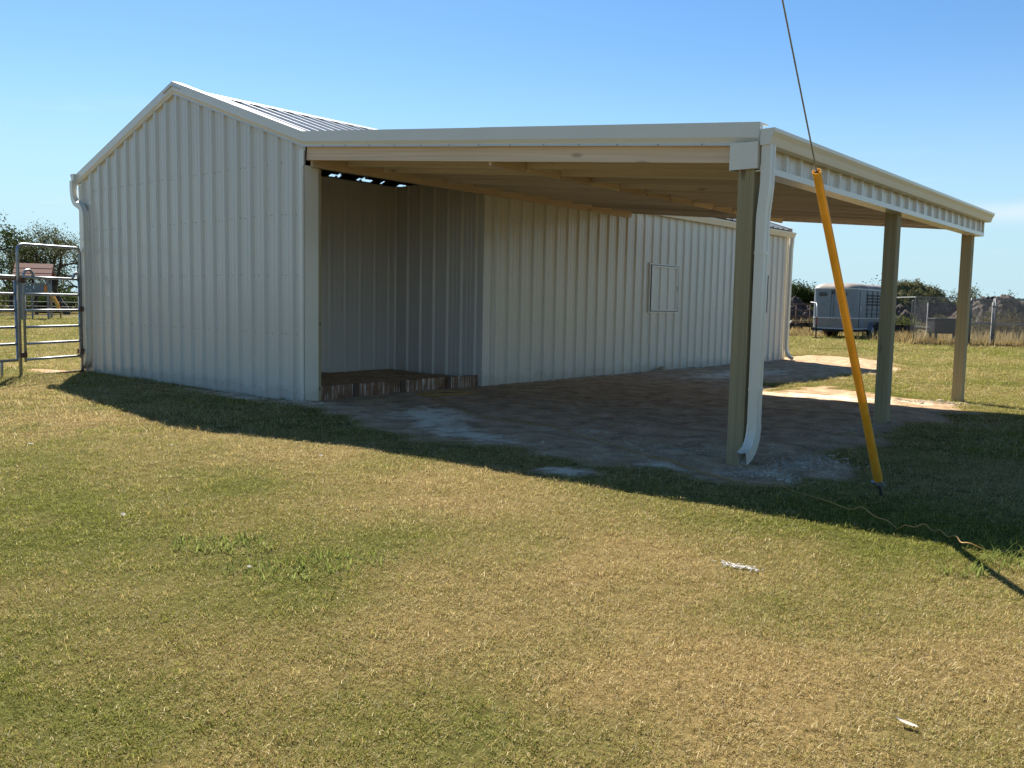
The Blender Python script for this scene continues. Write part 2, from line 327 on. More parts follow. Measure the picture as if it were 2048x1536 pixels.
t.links.new(c, b.inputs['Base Color']); b.inputs['Roughness'].default_value = .95; b.inputs['Specular IOR Level'].default_value = .0; bump(t, b, n2.outputs[0], .8, .03); MAT['dirt'] = m
def dz(X, Y):
    mk = dirt_mask(X, Y); return gz(X, Y) - .004 + .008*smooth(.1, .8, mk) + .045*(fbm(X, Y, .4, 21, 5)-.5)*smooth(.5,1,mk) + .035*blob(X,Y,.15,8,.25,7)*fbm(X,Y,.3,4)
me, V = grid_mesh('dirt_pad', np.arange(-7.4, 7.6, .055), np.arange(-2.2, 18.6, .055), dz, lambda X, Y: (dirt_mask(X, Y) > .04) & ((X > -.5) | (Y < .1)))
mk = dirt_mask(V[:,0], V[:,1]); x, y = V[:,0], V[:,1]
pale_ = .55*blob(x,y,1.9,.35,.9,.45,-.5)+.45*blob(x,y,3.3,-.5,1.1,.35,-.3)+.5*blob(x,y,5.04,-1.3,.4,.3)+.5*blob(x,y,5.55,-.62,.45,.25)+.55*blob(x,y,1.4,9.2,.8,2.2)+.5*blob(x,y,4.4,6.2,1.6,.6,.2)+.25*blob(x,y,1.8,15,1.6,1.5)+.35*blob(x,y,6,7,.6,.4)+.4*blob(x,y,-1,-.25,.9,.2)+.25*blob(x,y,2.2,2.4,.5,.25)
attr(me, 'pale', pale_); attr(me, 'edge', smooth(.65, .15, mk)); d_ = link('dirt_pad', me, MAT['dirt'], kind='structure')
d_['label'] = 'bare packed dirt with pale dusty patches under the lean-to roof'

# ------------------------------------------------------------------ the barn
barn = empty('barn', (0,0,0), 'cream metal barn with gable end, open corner stall and wood framed lean-to roof', 'barn')
BW, BL = 6.1, 14.5; EZ = 3.20; SL = .338; LX = 5.95; LY = 7.3
def rz(x): return EZ + SL*(min(-x, x+BW))          # underside line of the main roof
def lz(x): return 3.215 - .0925*x                   # lean-to roof sheet
PITCH = .305
PROF = [(0,0),(.018,.034),(.058,.034),(.076,0),(.132,0),(.140,.0045),(.158,.0045),(.166,0),(.220,0),(.228,.0045),(.246,.0045),(.254,0)]
def prof(u0, u1, off=0.0):
    out = []; k = math.floor((u0-off)/PITCH)-1
    pts = []
    while k*PITCH+off < u1+PITCH:
        pts += [(k*PITCH+off+a, h) for a, h in PROF]; k += 1
    def hh(u):
        for (a, ha), (b_, hb) in zip(pts, pts[1:]):
            if a <= u <= b_: return ha+(hb-ha)*(u-a)/max(b_-a,1e-9)
        return 0
    out = [(u0, hh(u0))] + [p for p in pts if u0+1e-6 < p[0] < u1-1e-6] + [(u1, hh(u1))]; return out
def sheet(name, u0, u1, fn, mat, off=0.0, extra=()):
    pr_ = prof(u0, u1, off)
    for e in extra:
        if u0 < e < u1:
            i = next(k for k in range(len(pr_)) if pr_[k][0] > e); a, b_ = pr_[i-1], pr_[i]; pr_.insert(i, (e, a[1]+(b_[1]-a[1])*(e-a[0])/(b_[0]-a[0])))
    mb = MB(); vs = []
    for u, h in pr_: lo_, hi = fn(u, h); vs += [lo_, hi]
    mb.add(vs, [(2*i, 2*i+2, 2*i+3, 2*i+1) for i in range(len(pr_)-1)])
    return mb.build(name, mat, barn, recalc=False)
def spans(a, b, st=.915):
    r = []; 
    while a < b-1e-6: r.append((a, min(a+st, b))); a += st
    return r
# gable wall facing the lawn (panels laid from the left corner)
for a, b_ in spans(-BW, -.0): sheet('wall_panel', a, b_, lambda u, h: ((u, -h-.003, -.02), (u, -h-.003, rz(u)-.02)), MAT['siding'], -BW+.02, extra=(-BW/2,))
# far gable, left long wall
for a, b_ in spans(-BW, 0): sheet('wall_panel', a, b_, lambda u, h: ((u, BL+h, -.02), (u, BL+h, rz(u)-.02)), MAT['siding'], extra=(-BW/2,))
for a, b_ in spans(0, BL): sheet('wall_panel', a, b_, lambda u, h: ((-BW-h, u, -.02), (-BW-h, u, EZ-.02)), MAT['siding'])
# long wall under the lean-to, with the two shutter openings
Y0 = 3.47
SHUT = [(8.08, 9.10, 1.20, 2.08), (12.32, 13.30, 1.20, 2.06)]
for a, b_ in spans(Y0, BL-.0):
    sheet('wall_panel', a, b_, lambda u, h: ((h+.003, u, -.02), (h+.003, u, 2.95 if u < LY-.1 else EZ-.08)), MAT['siding'], 3.53)
# stall interior: partition with ribs, back wall, inside skin of the gable
ST = -2.02
for a, b_ in spans(ST, -.08): sheet('interior_panel', a, b_, lambda u, h: ((u, 3.30-h, .0), (u, 3.30-h, 3.17)), MAT['inner'], -1.74)
for a, b_ in spans(.06, 3.30): sheet('interior_panel', a, b_, lambda u, h: ((ST+.3*h, u, .0), (ST+.3*h, u, 3.17)), MAT['inner'], .1)
for a, b_ in spans(ST, -.12): sheet('interior_panel', a, b_, lambda u, h: ((u, .075, .0), (u, .075, 3.17)), MAT['inner'], .1)
MB().box((-.085,3.285,-.02),(.001,3.478,2.92)).build('door_jamb', MAT['inner'], barn)
MB().box((-.13,.19,-.03),(.0,.235,2.92)).build('jamb_stud', MAT['post'], barn)
MB().sweep([(0,-.06,0),(.012,-.037,0),(.012,.185,0),(-.12,.185,0),(-.12,.172,0),(0,.172,0)], [(0,.0,-.02),(0,0,2.93)]).build('corner_trim', MAT['trim'], barn)
MB().sweep([(-.075,-.040,0),(.012,-.040,0),(.012,-.030,0),(-.075,-.030,0)], [(0,0,-.02),(0,0,3.12)]).build('corner_trim', MAT['trim'], barn)
MB().sweep([(-.012,-.040,0),(.08,-.040,0),(.08,-.030,0),(-.002,-.030,0),(-.002,.09,0),(-.012,.09,0)], [(-BW-.03,0,-.02),(-BW-.03,0,3.12)]).build('corner_trim', MAT['trim'], barn)
MB().sweep([(.0,.035,0),(.042,.035,0),(.042,-.07,0),(.032,-.07,0),(.032,.025,0),(0,.025,0)], [(0,BL,-.02),(0,BL,3.05)]).build('corner_trim', MAT['trim'], barn)
# raised stall floor, toe board and its stakes
me, V = grid_mesh('stall_floor', np.arange(ST-.0, -.13, .06), np.arange(.08, 3.29, .06), lambda X, Y: .135+.05*(fbm(X,Y,.5,31)-.5)+.02*smooth(-1.2,-2,X))
attr(me,'pale',np.zeros(len(V))); attr(me,'edge',np.zeros(len(V))); o = link('stall_floor', me, MAT['dirt'], barn)
board('toe_board', (-.105,.24,.075), (-.105,3.28,.075), .04, .21, MAT['streak'], barn)
for y_ in (.86, 1.70, 2.62): board('stake', (-.062,y_,-.05), (-.062,y_,.185), .035, .075, MAT['rust'], barn, up=(0,1,0))
# framing above the stall
for i in range(7): board('purlin', (-.3-.45*i, .06, rz(-.3-.45*i)-.09), (-.3-.45*i, BL-.06, rz(-.3-.45*i)-.09), .04, .10, MAT['toe'], barn)
for i in (0, 1, 3, 4, 5): board('purlin', (-3.6-.45*i, .06, rz(-3.6-.45*i)-.09), (-3.6-.45*i, BL-.06, rz(-3.6-.45*i)-.09), .04, .10, MAT['toe'], barn)
board('header_beam', (-.06,.2,3.03), (-.06,BL-.05,3.03), .08, .2, MAT['ledger'], barn)

# roof sheets
def rfs(side):
    for a, b_ in spans(-.04, BL+.06):
        if side > 0:   # slope towards the lean-to
            xe = lambda u: (0.0 if u < LY else .07)
            sheet('roof_panel', a, b_, lambda u, h: ((xe(u)-.0, u, EZ+.035+h-SL*(xe(u))), (-BW/2, u, rz(-BW/2)+.035+h)), MAT['roof'], 0)
        else:
            low = lambda xe: (lambda u, h: ((-BW-.08, u, EZ+.035+h-SL*.08), (xe, u, rz(xe)+.035+h)))
            upp = lambda xe: (lambda u, h: ((xe, u, rz(xe)+.035+h), (-BW/2, u, rz(-BW/2)+.035+h)))
            gaps = [g for g in ((4.12,4.36),(4.80,5.16),(5.42,5.70),(5.88,6.10)) if a <= g[0] < b_]
            if not gaps: sheet('roof_panel', a, b_, low(-BW/2), MAT['roof'], 0)
            else:               # slots cut in above the stall to give slivers of daylight from below
                cuts = [a]
                for g in gaps: cuts += [g[0], min(g[1], b_)]
                cuts.append(b_)
                for k, (c0, c1) in enumerate(zip(cuts, cuts[1:])):
                    if c1-c0 < 1e-4: continue
                    if k % 2 == 0: sheet('roof_panel', c0, c1, low(-BW/2), MAT['roof'], 0)
                    else: sheet('roof_panel', c0, c1, low(-4.82), MAT['roof'], 0); sheet('roof_panel', c0, c1, upp(-4.70-.03*(k%3)), MAT['roof'], 0)
rfs(1); rfs(-1)
for a, b_ in spans(-.04, LY+.03): sheet('roof_panel', a, b_, lambda u, h: ((.004, u, lz(0)+.02+h), (LX+.09, u, lz(LX+.09)+.02+h)), MAT['roof'], 0)
ra = EZ+SL*BW/2
cap = MB()
for a, b_ in ((-.07, 4.9), (4.88, 9.8), (9.78, BL+.09)):
    lift = 0 if a < 0 else .003
    cap.sweep([(-.22,0,ra+.072-.22*SL+lift),(0,0,ra+.076+lift),(.22,0,ra+.072-.22*SL+lift),(.225,0,ra+.060-.22*SL+lift),(0,0,ra+.064+lift),(-.225,0,ra+.060-.22*SL+lift)], [(-BW/2,a,0),(-BW/2,b_,0)])
cap.build('ridge_cap', MAT['roof'], barn)
# dark foam closures between the ribs under the cap
for sg in (-1, 1):
    x0 = sg*.205; z0 = .037-.205*SL
    q = MB().add([(x0,0,z0),(x0,.205,z0),(x0,.205,z0+.030),(x0,0,z0+.030),(x0-sg*.03,0,z0+.01),(x0-sg*.03,.205,z0+.01),(x0-sg*.03,.205,z0+.038),(x0-sg*.03,0,z0+.038)],
               [(0,1,2,3),(4,7,6,5),(0,4,5,1),(3,2,6,7),(0,3,7,4),(1,5,6,2)]).build('foam_closure', MAT['gap'], barn)
    for k in range(int((BL-.1)/PITCH)):
        o = q if k == 0 else q.copy()
        if k: COL.objects.link(o)
        o.location = (-BW/2, .09+k*PITCH, ra)
MB().box((-.07,-.02,3.186),(.07,LY,3.212)).build('light_leak_strip', MAT['trim'], barn)  # added strip, blocks sun leaking between main and lean-to roofs
# rake trim: gable left slope, gable right slope, lean-to front edge (mitred), with the lapped joint halfway
RK = [(0,.10,.012),(0,-.052,.012),(0,-.054,-.108),(0,-.036,-.142),(0,-.034,-.152),(0,-.046,-.172),(0,-.006,-.172),(0,-.004,.0),(0,.10,.002)]
def rake(pts): MB().sweep(RK, pts).build('rake_trim', MAT['trim'], barn)
TZ = EZ+.122
rake([(-BW-.10,0,TZ-SL*.10),(-BW/2-.001,0,TZ+SL*BW/2)]); rake([(-BW/2+.001,0,TZ+SL*BW/2),(-.001,0,TZ)])
rake([(.002,0,TZ),(2.95,0,TZ-.0965*2.95)]); rake([(2.94,-.0025,TZ-.0965*2.94+.002),(LX+.0,-.0025,TZ-.0965*LX+.002)])
RB = [(0,-.10,.012),(0,.052,.012),(0,.054,-.13),(0,.02,-.13),(0,.02,-.0),(0,-.10,.002)]
for pp in ([(-BW-.10,BL,TZ-SL*.10-.04),(-BW/2,BL,TZ+SL*BW/2-.04),(.09,BL,TZ-SL*.09-.04)],): MB().sweep(RB, pp).build('rake_trim', MAT['trim'], barn)
MB().sweep([(0,-.10,.015),(0,.03,.015),(0,.032,-.13),(0,.02,-.13),(0,.02,.005),(0,-.10,.005)], [(.07,LY+.02,lz(.07)+.05),(LX,LY+.02,lz(LX)+.05)]).build('rake_trim', MAT['trim'], barn)
# K-style gutters (profile in x,z), a thin open trough
def gutter(x, y0, y1, z, sg, name='gutter'):
    G = [(0,.125),(0,0),(.078,0),(.082,.008),(.098,.06),(.120,.098),(.122,.125),(.112,.127),(.111,.118),(.113,.102),(.090,.064),(.074,.006),(.006,.006),(.006,.125)]
    mb = MB().sweep([(sg*a, 0, b_) for a, b_ in G], [(x,y0,z),(x,y1,z)])
    for yy in (y0, y1): mb.add([(x+sg*a, yy+(.002 if yy == y0 else -.002), z+b_) for a, b_ in G[:8]], [tuple(range(8))])
    return mb.build(name, MAT['trim'], barn)
gutter(LX+.014, -.075, LY+.09, 2.575, 1)
gutter(.055, LY+.04, BL+.09, 3.035, 1)
gutter(-BW-.075, -.10, BL+.1, 3.175, -1)
# downspouts
def rsect(a, b_, n=4): 
    q = [(-a,-b_),(-a*.5,-b_*1.0),(-a*.35,-b_*.86),(a*.35,-b_*.86),(a*.5,-b_),(a,-b_),(a,b_),(a*.5,b_),(a*.35,b_*.86),(-a*.35,b_*.86),(-a*.5,b_),(-a,b_)]; return q
def arc(p0, p1, p2, n=8): return [tuple(Vector(p0)*(1-t)**2+Vector(p1)*2*t*(1-t)+Vector(p2)*t*t) for t in [i/n for i in range(n+1)]]
def corr(path, amp=.03): return [1+(amp if i % 2 else 0) for i in range(len(path))]
def spout(path, ref, a=.046, b_=.036, bands=(), name='downspout'):
    return MB().tube(path, corr(path, .0), sect=rsect(a, b_), ref=ref, cap=False).build(name, MAT['trim'], barn)
px = LX+.012
o = spout([(px+.050,-.01,2.585),(px+.050,-.01,2.30)]+arc((px+.049,-.01,2.26),(px+.045,-.01,2.20),(px+.029,-.01,2.04),4)+[(px+.028,-.01,2.0),(px+.028,-.01,.34)], (0,1,0), .050, .038)
e_path = arc((px+.028,-.01,.345),(px+.028,-.01,.13),(px+.028,-.21,.085),12)
MB().tube(e_path, [1.03+(.035 if i % 2 else 0) for i in range(13)], sect=rsect(.038,.050), ref=(1,0,0), cap=False).build('downspout_elbow', MAT['trim'], o)
MB().box((px-.012,-.065,1.72),(px+.070,.044,1.745)).build('strap', MAT['trim'], o); MB().box((px-.012,-.065,.62),(px+.070,.044,.645)).build('strap', MAT['trim'], o)
gx, gy = -BW-.12, -.085
lp = [(gx-.01,gy,3.19),(gx-.01,gy,3.08)]+arc((gx-.01,gy,3.06),(gx+.0,gy,2.84),(gx+.13,gy,2.80),6)+arc((gx+.20,gy,2.775),(gx+.36,gy,2.73),(gx+.37,gy,2.56),6)+[(gx+.372,gy,2.4),(gx+.372,gy,.36)]
o = spout(lp, (0,1,0), .040, .046)
MB().tube(arc((gx+.372,gy,.37),(gx+.372,gy,.14),(gx+.18,gy-.0,.09),12), [1.02+(.03 if i % 2 else 0) for i in range(13)], sect=rsect(.046,.040), ref=(0,1,0), cap=False).build('downspout_elbow', MAT['trim'], o)
for z_ in (2.2, .75): MB().box((gx+.372-.055,gy-.05,z_),(gx+.372+.055,gy+.06,z_+.025)).build('strap', MAT['trim'], o)
o = spout([(.105,BL+.02,3.04),(.105,BL+.02,2.95),(.09,BL+.02,2.8),(.085,BL+.02,.35)], (0,1,0), .045, .034)
MB().tube(arc((.085,BL+.02,.36),(.085,BL+.02,.10),(.26,BL+.02,.06),10), [1.02+(.03 if i % 2 else 0) for i in range(11)], sect=rsect(.045,.034), ref=(0,1,0), cap=False).build('downspout_elbow', MAT['trim'], o)
# lean-to framing
def jz(x): return 2.995-.0925*x
for k in range(13):
    y_ = .022+.6*k if k < 12 else LY-.03
    board('joist', (.018 if k == 0 else .075, y_, jz(.018 if k == 0 else .075)+.095), (LX-.13, y_, jz(LX-.13)+.095), .038, .19, MAT['joist'] if k else MAT['ledger'], barn, label='pale front rim joist of the lean-to' if k == 0 else None)
for k in range(12): board('blocking', (3.0, .042+.6*k, jz(3.0)+.055), (3.0, .60+.6*k, jz(3.0)+.055), .038, .18, MAT['ledger'], barn)
board('ledger_board', (.055,.045,3.03), (.055,LY-.04,3.03), .038, .235, MAT['ledger'], barn)
board('eave_beam', (LX-.035,-.0,2.50), (LX-.035,LY,2.50), .038, .19, MAT['joist'], barn); board('eave_beam', (LX-.105,.08,2.50), (LX-.105,LY,2.50), .038, .19, MAT['joist'], barn)
for i in range(9):
    xq = .35+.65*i; board('purlin', (xq, .05, lz(xq)-.004), (xq, LY-.02, lz(xq)-.004), .085, .019, MAT['joist'], barn, up=(.0925,0,1))
# posts
for i, (cx_, cy_) in enumerate(((5.855,.0), (5.825,3.745), (5.815,7.14))):
    o = board('post', (cx_,cy_,-.1), (cx_,cy_,2.41 if i == 0 else 2.40), .140, .140, MAT['post'], barn, up=(0,1,0)); o.modifiers['bevel'].width = .006; o.modifiers['bevel'].segments = 2
board('post_shim', (5.86,.01,2.40),(5.86,.01,2.62), .10,.10, MAT['post'], barn, up=(0,1,0))
# metal wrap boxing the front post head
MB().sweep([(-.135,-.098,0),(.062,-.098,0),(.10,-.09,0),(.10,.02,0),(.088,.02,0),(.088,-.078,0),(.062,-.086,0),(-.125,-.086,0),(-.125,.05,0),(-.135,.05,0)], [(5.855,0,2.395),(5.855,0,2.605)]).build('post_wrap', MAT['trim'], barn)
# skirt of short ribbed panels under the gutter, with its bottom trim
for a, b_ in spans(-.06, LY+.04): sheet('skirt_panel', a, b_, lambda u, h: ((LX-.012+h*.8, u, 2.395), (LX-.012+h*.8, u, 2.60)), MAT['siding'], .13)
MB().sweep([(LX-.13,0,2.375),(LX+.024,0,2.375),(LX+.024,0,2.425),(LX+.016,0,2.425),(LX+.014,0,2.385),(LX-.13,0,2.385)], [(0,-.055,0),(0,LY+.04,0)]).build('skirt_trim', MAT['trim'], barn)
MB().box((LX-.13,LY+.036,2.376),(LX+.02,LY+.05,2.62)).build('skirt_trim', MAT['trim'], barn)
# shutters
for (a, b_, z0, z1), rg_ in zip(SHUT, (.03, .085)):
    sh = sheet('window_shutter', a+.035, b_-.035, lambda u, h: ((.020+h*.7, u, z0+.035), (.020+h*.7, u, z1-.035)), MAT['siding'], 3.53)
    fr = MB()
    for q in (((a,z0),(a+.035,z1)), ((b_-.035,z0),(b_,z1)), ((a+.035,z0),(b_-.035,z0+.035)), ((a+.035,z1-.035),(b_-.035,z1))):
        fr.box((.012,q[0][0],q[0][1]),(.052,q[1][0],q[1][1]))
    bevel(fr.build('frame', MAT['siding'], sh), .004)
    cas = MB()
    for q in (((a-.065,z0-.03),(a-.042,z1+.05)), ((b_+rg_,z0-.03),(b_+rg_+.02,z1+.03)), ((a-.042,z1+.012),(b_+rg_,z1+.035)), ((a-.042,z0-.04),(b_+rg_,z0-.012))):
        cas.box((.0,q[0][0],q[0][1]),(.044,q[1][0],q[1][1]))
    cas.build('casing', MAT['siding'], sh)
    dk = MB()
    for q in (((a-.042,z0-.012),(a,z1+.012)), ((b_,z0-.012),(b_+rg_,z1+.012)), ((a,z1),(b_,z1+.012)), ((a,z0-.012),(b_,z0))): dk.box((.0,q[0][0],q[0][1]),(.0385,q[1][0],q[1][1]))
    dk.build('seal_shadow_gap', MAT['gap'], sh)  # wide right strip of the far shutter is a shadow built in black
    MB().box((.052,b_-.03,z0+.40),(.064,b_-.006,z0+.5)).build('latch', MAT['galv'], sh)
# screws on the walls: rows of small hex heads
sw = MB()
def hexa(p, n, r=.0075, d=.006):
    n = Vector(n); u = n.cross(Vector((0,0,1))); w = Vector((0,0,1)); p = Vector(p)
    sw.add([p+u*r*math.cos(k*math.pi/3)+w*r*math.sin(k*math.pi/3)+n*(d if lv else -.002) for lv in (0,1) for k in range(6)], [(6,7,8,9,10,11)]+[(k,(k+1)%6,6+(k+1)%6,6+k) for k in range(6)])
u = -BW+.02
while u < -.1:
    for z_ in (.12, .85, 1.6, 2.35, 3.0):
        if z_ < rz(u)-.3:
            if u+.11 < 0: hexa((u+.105, -.004, z_+random.uniform(-.01,.01)), (0,-1,0))
            if random.random() < .6 and u+.195 < 0: hexa((u+.193, -.004, z_+random.uniform(-.01,.01)), (0,-1,0))
    u += PITCH
u = 3.53
while u < BL-.3:
    for z_ in (.12, .95, 1.75, 2.6): hexa((.004, u+.105, z_+random.uniform(-.01,.01)), (1,0,0))
    u += PITCH
for k in range(14): hexa((.4+.42*k, -.047, TZ-.0965*(.4+.42*k)-.160), (0,-1,0), .006)
sw.build('screw', MAT['screw'], barn, kind='stuff', recalc=False)


# ------------------------------------------------------------------ grass blades (stuff)
def grass_mat():
    m, t, b = new('grass_blades'); out = t.nodes['Material Output']
    bl = A(t, 'blade'); hgt = A(t, 'tip'); gr = A(t, 'green', 'INSTANCER')
    # share of green blades follows the patch value
    df = N(t, 'ShaderNodeMath', operation='SUBTRACT'); t.links.new(gr, df.inputs[0]); t.links.new(bl, df.inputs[1])
    mr = N(t, 'ShaderNodeMapRange'); mr.inputs[1].default_value = -.14; mr.inputs[2].default_value = .14; t.links.new(df.outputs[0], mr.inputs[0])
    hue = A(t, 'hue')
    st = ramp(t, hue, [(0,(.22,.14,.045)),(.35,(.45,.335,.13)),(.75,(.59,.47,.225)),(1,(.74,.64,.40))]); gn = ramp(t, hue, [(0,(.10,.115,.016)),(.6,(.25,.265,.045)),(1,(.41,.41,.11))])
    c = mixc(t, mr.outputs[0], st.outputs[0], gn.outputs[0])
    t.links.new(c, b.inputs['Base Color']); b.inputs['Roughness'].default_value = .6; b.inputs['Specular IOR Level'].default_value = .06
    tr = N(t, 'ShaderNodeBsdfTranslucent'); t.links.new(c, tr.inputs[0]); ms = N(t, 'ShaderNodeMixShader'); ms.inputs[0].default_value = .42
    t.links.new(b.outputs[0], ms.inputs[1]); t.links.new(tr.outputs[0], ms.inputs[2]); t.links.new(ms.outputs[0], out.inputs[0]); return m
MAT['blade'] = grass_mat()
def tuft(name, n, rad, lmin, lmax, w, lean, seed, greenonly=None):
    r = np.random.default_rng(seed); V = []; F = []; bl = []; tip = []; hue = []
    for i in range(n):
        a = r.random()*6.283; q = rad*math.sqrt(r.random()); x0, y0 = q*math.cos(a), q*math.sin(a)
        h = r.random()*6.283; ln = lmin+(lmax-lmin)*r.random()**1.5; le = lean[0]+(lean[1]-lean[0])*r.random(); dx, dy = math.cos(h), math.sin(h); px_, py_ = -dy*w/2, dx*w/2
        curl = r.normal(0, .7); b0 = len(V); x, y, z = x0, y0, -.004; ang = le*.6
        bv = r.random() if greenonly is None else greenonly; hv = r.random()
        for k in range(3):
            s_ = (1, .8, 0)[k]
            if k < 2: V += [(x+px_*s_, y+py_*s_, z), (x-px_*s_, y-py_*s_, z)]
            else: V += [(x, y, max(z, .002))]
            ang = le*(.7+.5*k); l2 = ln/2; hx, hy = math.cos(h+curl*k), math.sin(h+curl*k)
            x += hx*math.sin(ang)*l2; y += hy*math.sin(ang)*l2; z += math.cos(ang)*l2
            z = max(z, .002)
        F += [(b0, b0+1, b0+3, b0+2), (b0+2, b0+3, b0+4)]
        bl += [bv]*5; hue += [hv]*5; tip += [0,0,.5,.5,1]
    me = bpy.data.meshes.new(name); me.from_pydata(V, [], F); me.update(); attr(me, 'blade', bl); attr(me, 'tip', tip); attr(me, 'hue', hue); me.materials.append(MAT['blade']); return me
tcol = bpy.data.collections.new('grass_tufts')
for k in range(7):
    n, rad, l0, l1, w, le = ((120,.11,.010,.032,.0024,(.8,1.56)), (110,.10,.012,.038,.0026,(.6,1.5)), (130,.13,.010,.030,.0022,(.9,1.57)), (80,.09,.015,.05,.0028,(.5,1.4)), (110,.12,.012,.036,.0024,(.9,1.57)), (70,.12,.02,.06,.0028,(.9,1.56)), (120,.11,.010,.030,.0026,(.7,1.5)))[k]
    o = bpy.data.objects.new('grass_tuft', tuft('grass_tuft', n, rad, l0, l1, w, le, k)); tcol.objects.link(o)
def scatter_group():
    ng = bpy.data.node_groups.new('scatter', 'GeometryNodeTree')
    ng.interface.new_socket('Geometry', in_out='INPUT', socket_type='NodeSocketGeometry'); ng.interface.new_socket('Geometry', in_out='OUTPUT', socket_type='NodeSocketGeometry')
    n = ng.nodes; gi = n.new('NodeGroupInput'); go = n.new('NodeGroupOutput'); ip = n.new('GeometryNodeInstanceOnPoints'); ci = n.new('GeometryNodeCollectionInfo')
    ci.inputs['Collection'].default_value = tcol; ci.inputs['Separate Children'].default_value = True; ci.inputs['Reset Children'].default_value = True
    def na(name, typ='FLOAT'):
        q = n.new('GeometryNodeInputNamedAttribute'); q.data_type = typ; q.inputs[0].default_value = name; return q.outputs[0]
    ip.inputs['Pick Instance'].default_value = True; l = ng.links.new
    cx = n.new('ShaderNodeCombineXYZ'); l(na('rot'), cx.inputs[2]); l(na('tx'), cx.inputs[0]); l(na('ty'), cx.inputs[1])
    er = n.new('FunctionNodeEulerToRotation'); l(cx.outputs[0], er.inputs[0])
    l(gi.outputs[0], ip.inputs['Points']); l(ci.outputs[0], ip.inputs['Instance']); l(na('pick', 'INT'), ip.inputs['Instance Index']); l(er.outputs[0], ip.inputs['Rotation']); l(na('scale'), ip.inputs['Scale'])
    l(ip.outputs[0], go.inputs[0]); return ng
SC = scatter_group()
pts = []
fa = math.atan2(fw.y, fw.x)
for r0, r1, den, sc_, half in ((1.2, 5, 640, .76, .85), (5, 9, 420, .92, .78), (9, 16, 150, 1.4, .75), (16, 30, 48, 2.0, .72), (30, 62, 12, 3.0, .70)):
    n_ = int(den*half*(r1*r1-r0*r0)); rr = np.sqrt(rng.random(n_)*(r1*r1-r0*r0)+r0*r0); th = fa+(rng.random(n_)*2-1)*half
    x = CAM.x+rr*np.cos(th); y = CAM.y+rr*np.sin(th)
    pts.append(np.stack([x, y, np.full(n_, sc_)], 1))
pts = np.concatenate(pts)
inside = (pts[:,0] > -BW-.05) & (pts[:,0] < .03) & (pts[:,1] > -.03) & (pts[:,1] < BL+.05)
dm = dirt_mask(pts[:,0], pts[:,1]); thin = .16*smooth(.5,.62,fbm(pts[:,0],pts[:,1],.7,41)) + .5*blob(pts[:,0],pts[:,1],7.95,-4.1,.35,.3)
keep = ~inside & (rng.random(len(pts)) > np.maximum(smooth(.25,.95,dm+.5*(fbm(pts[:,0],pts[:,1],.3,55)-.5))*.985, thin)); pts = pts[keep]; dm = dm[keep]
me = bpy.data.meshes.new('grass'); X, Y, SCL = pts.T
me.from_pydata(np.stack([X, Y, gz(X, Y)-.004*SCL], 1).tolist(), [], []); n_ = len(pts)
dist = np.hypot(X-CAM.x, Y-CAM.y)
attr(me, 'green', np.clip(green(X, Y)+rng.normal(0,.10,n_)-.25*dm+.12*smooth(9, 20, dist), 0, 1)); attr(me, 'scale', SCL*(.75+.6*rng.random(n_))*np.where(dm>.1,.7,1)); attr(me, 'rot', rng.random(n_)*6.283); attr(me, 'tx', rng.normal(0,.08,n_)); attr(me, 'ty', rng.normal(0,.08,n_))
a = me.attributes.new('pick', 'INT', 'POINT'); a.data.foreach_set('value', rng.integers(0, 7, n_).astype(np.int32))
go = link('grass', me, None, kind='stuff'); go['label'] = 'short dry grass of the mown lawn'; go['category'] = 'grass'
md = go.modifiers.new('scatter', 'NODES'); md.node_group = SC

# coarse green clumps that stand above the lawn: plants of their own
MAT['clump'] = leafmat('clump_leaves', (.13,.17,.03), (.30,.34,.10), .45)
def clump(x, y, r, n, lmin, lmax, seed, label):
    q = np.random.default_rng(seed); mb = MB()
    for i in range(n):
        a = q.random()*6.283; d = r*math.sqrt(q.random()); h = q.random()*6.283; ln = lmin+(lmax-lmin)*q.random(); le = .5+.9*q.random(); w = .0022+.0022*q.random()
        x0, y0 = d*math.cos(a)*1.5, d*math.sin(a)*.8; dx, dy = math.cos(h), math.sin(h); P = []; px_, py_, pz = x0, y0, -.005
        for k in range(4):
            P.append((px_, py_, pz)); an = le*(.5+.35*k); px_ += dx*math.sin(an)*ln/3; py_ += dy*math.sin(an)*ln/3; pz = max(pz+math.cos(an)*ln/3, .004)
        V = []
        for k, p in enumerate(P): s_ = (1,.9,.6,.08)[k]*w; V += [(p[0]-dy*s_, p[1]+dx*s_, p[2]), (p[0]+dy*s_, p[1]-dx*s_, p[2])]
        mb.add(V, [(0,1,3,2),(2,3,5,4),(4,5,7,6)])
    o = mb.build('grass_clump', MAT['clump'], recalc=False); o.location = (x, y, float(gz(x, y))); o.rotation_euler.z = YAW
    return tag(o, label, 'grass clump', 'green grass clumps standing in the dry lawn')
clump(5.07,-4.28,.19,260,.03,.085,1,'bright green coarse grass clump in the left foreground lawn'); clump(5.66,-4.30,.22,190,.03,.085,2,'olive grass clump right beside a dry seed stalk in the lawn')
clump(5.72,-3.98,.17,110,.03,.08,3,'small green grass clump just behind the olive clump'); clump(8.24,-1.60,.16,110,.06,.16,4,'green grass clump at the shadow edge by the right frame side'); clump(8.08,-2.02,.10,50,.05,.12,5,'thin green clump beside the guy guard shadow')

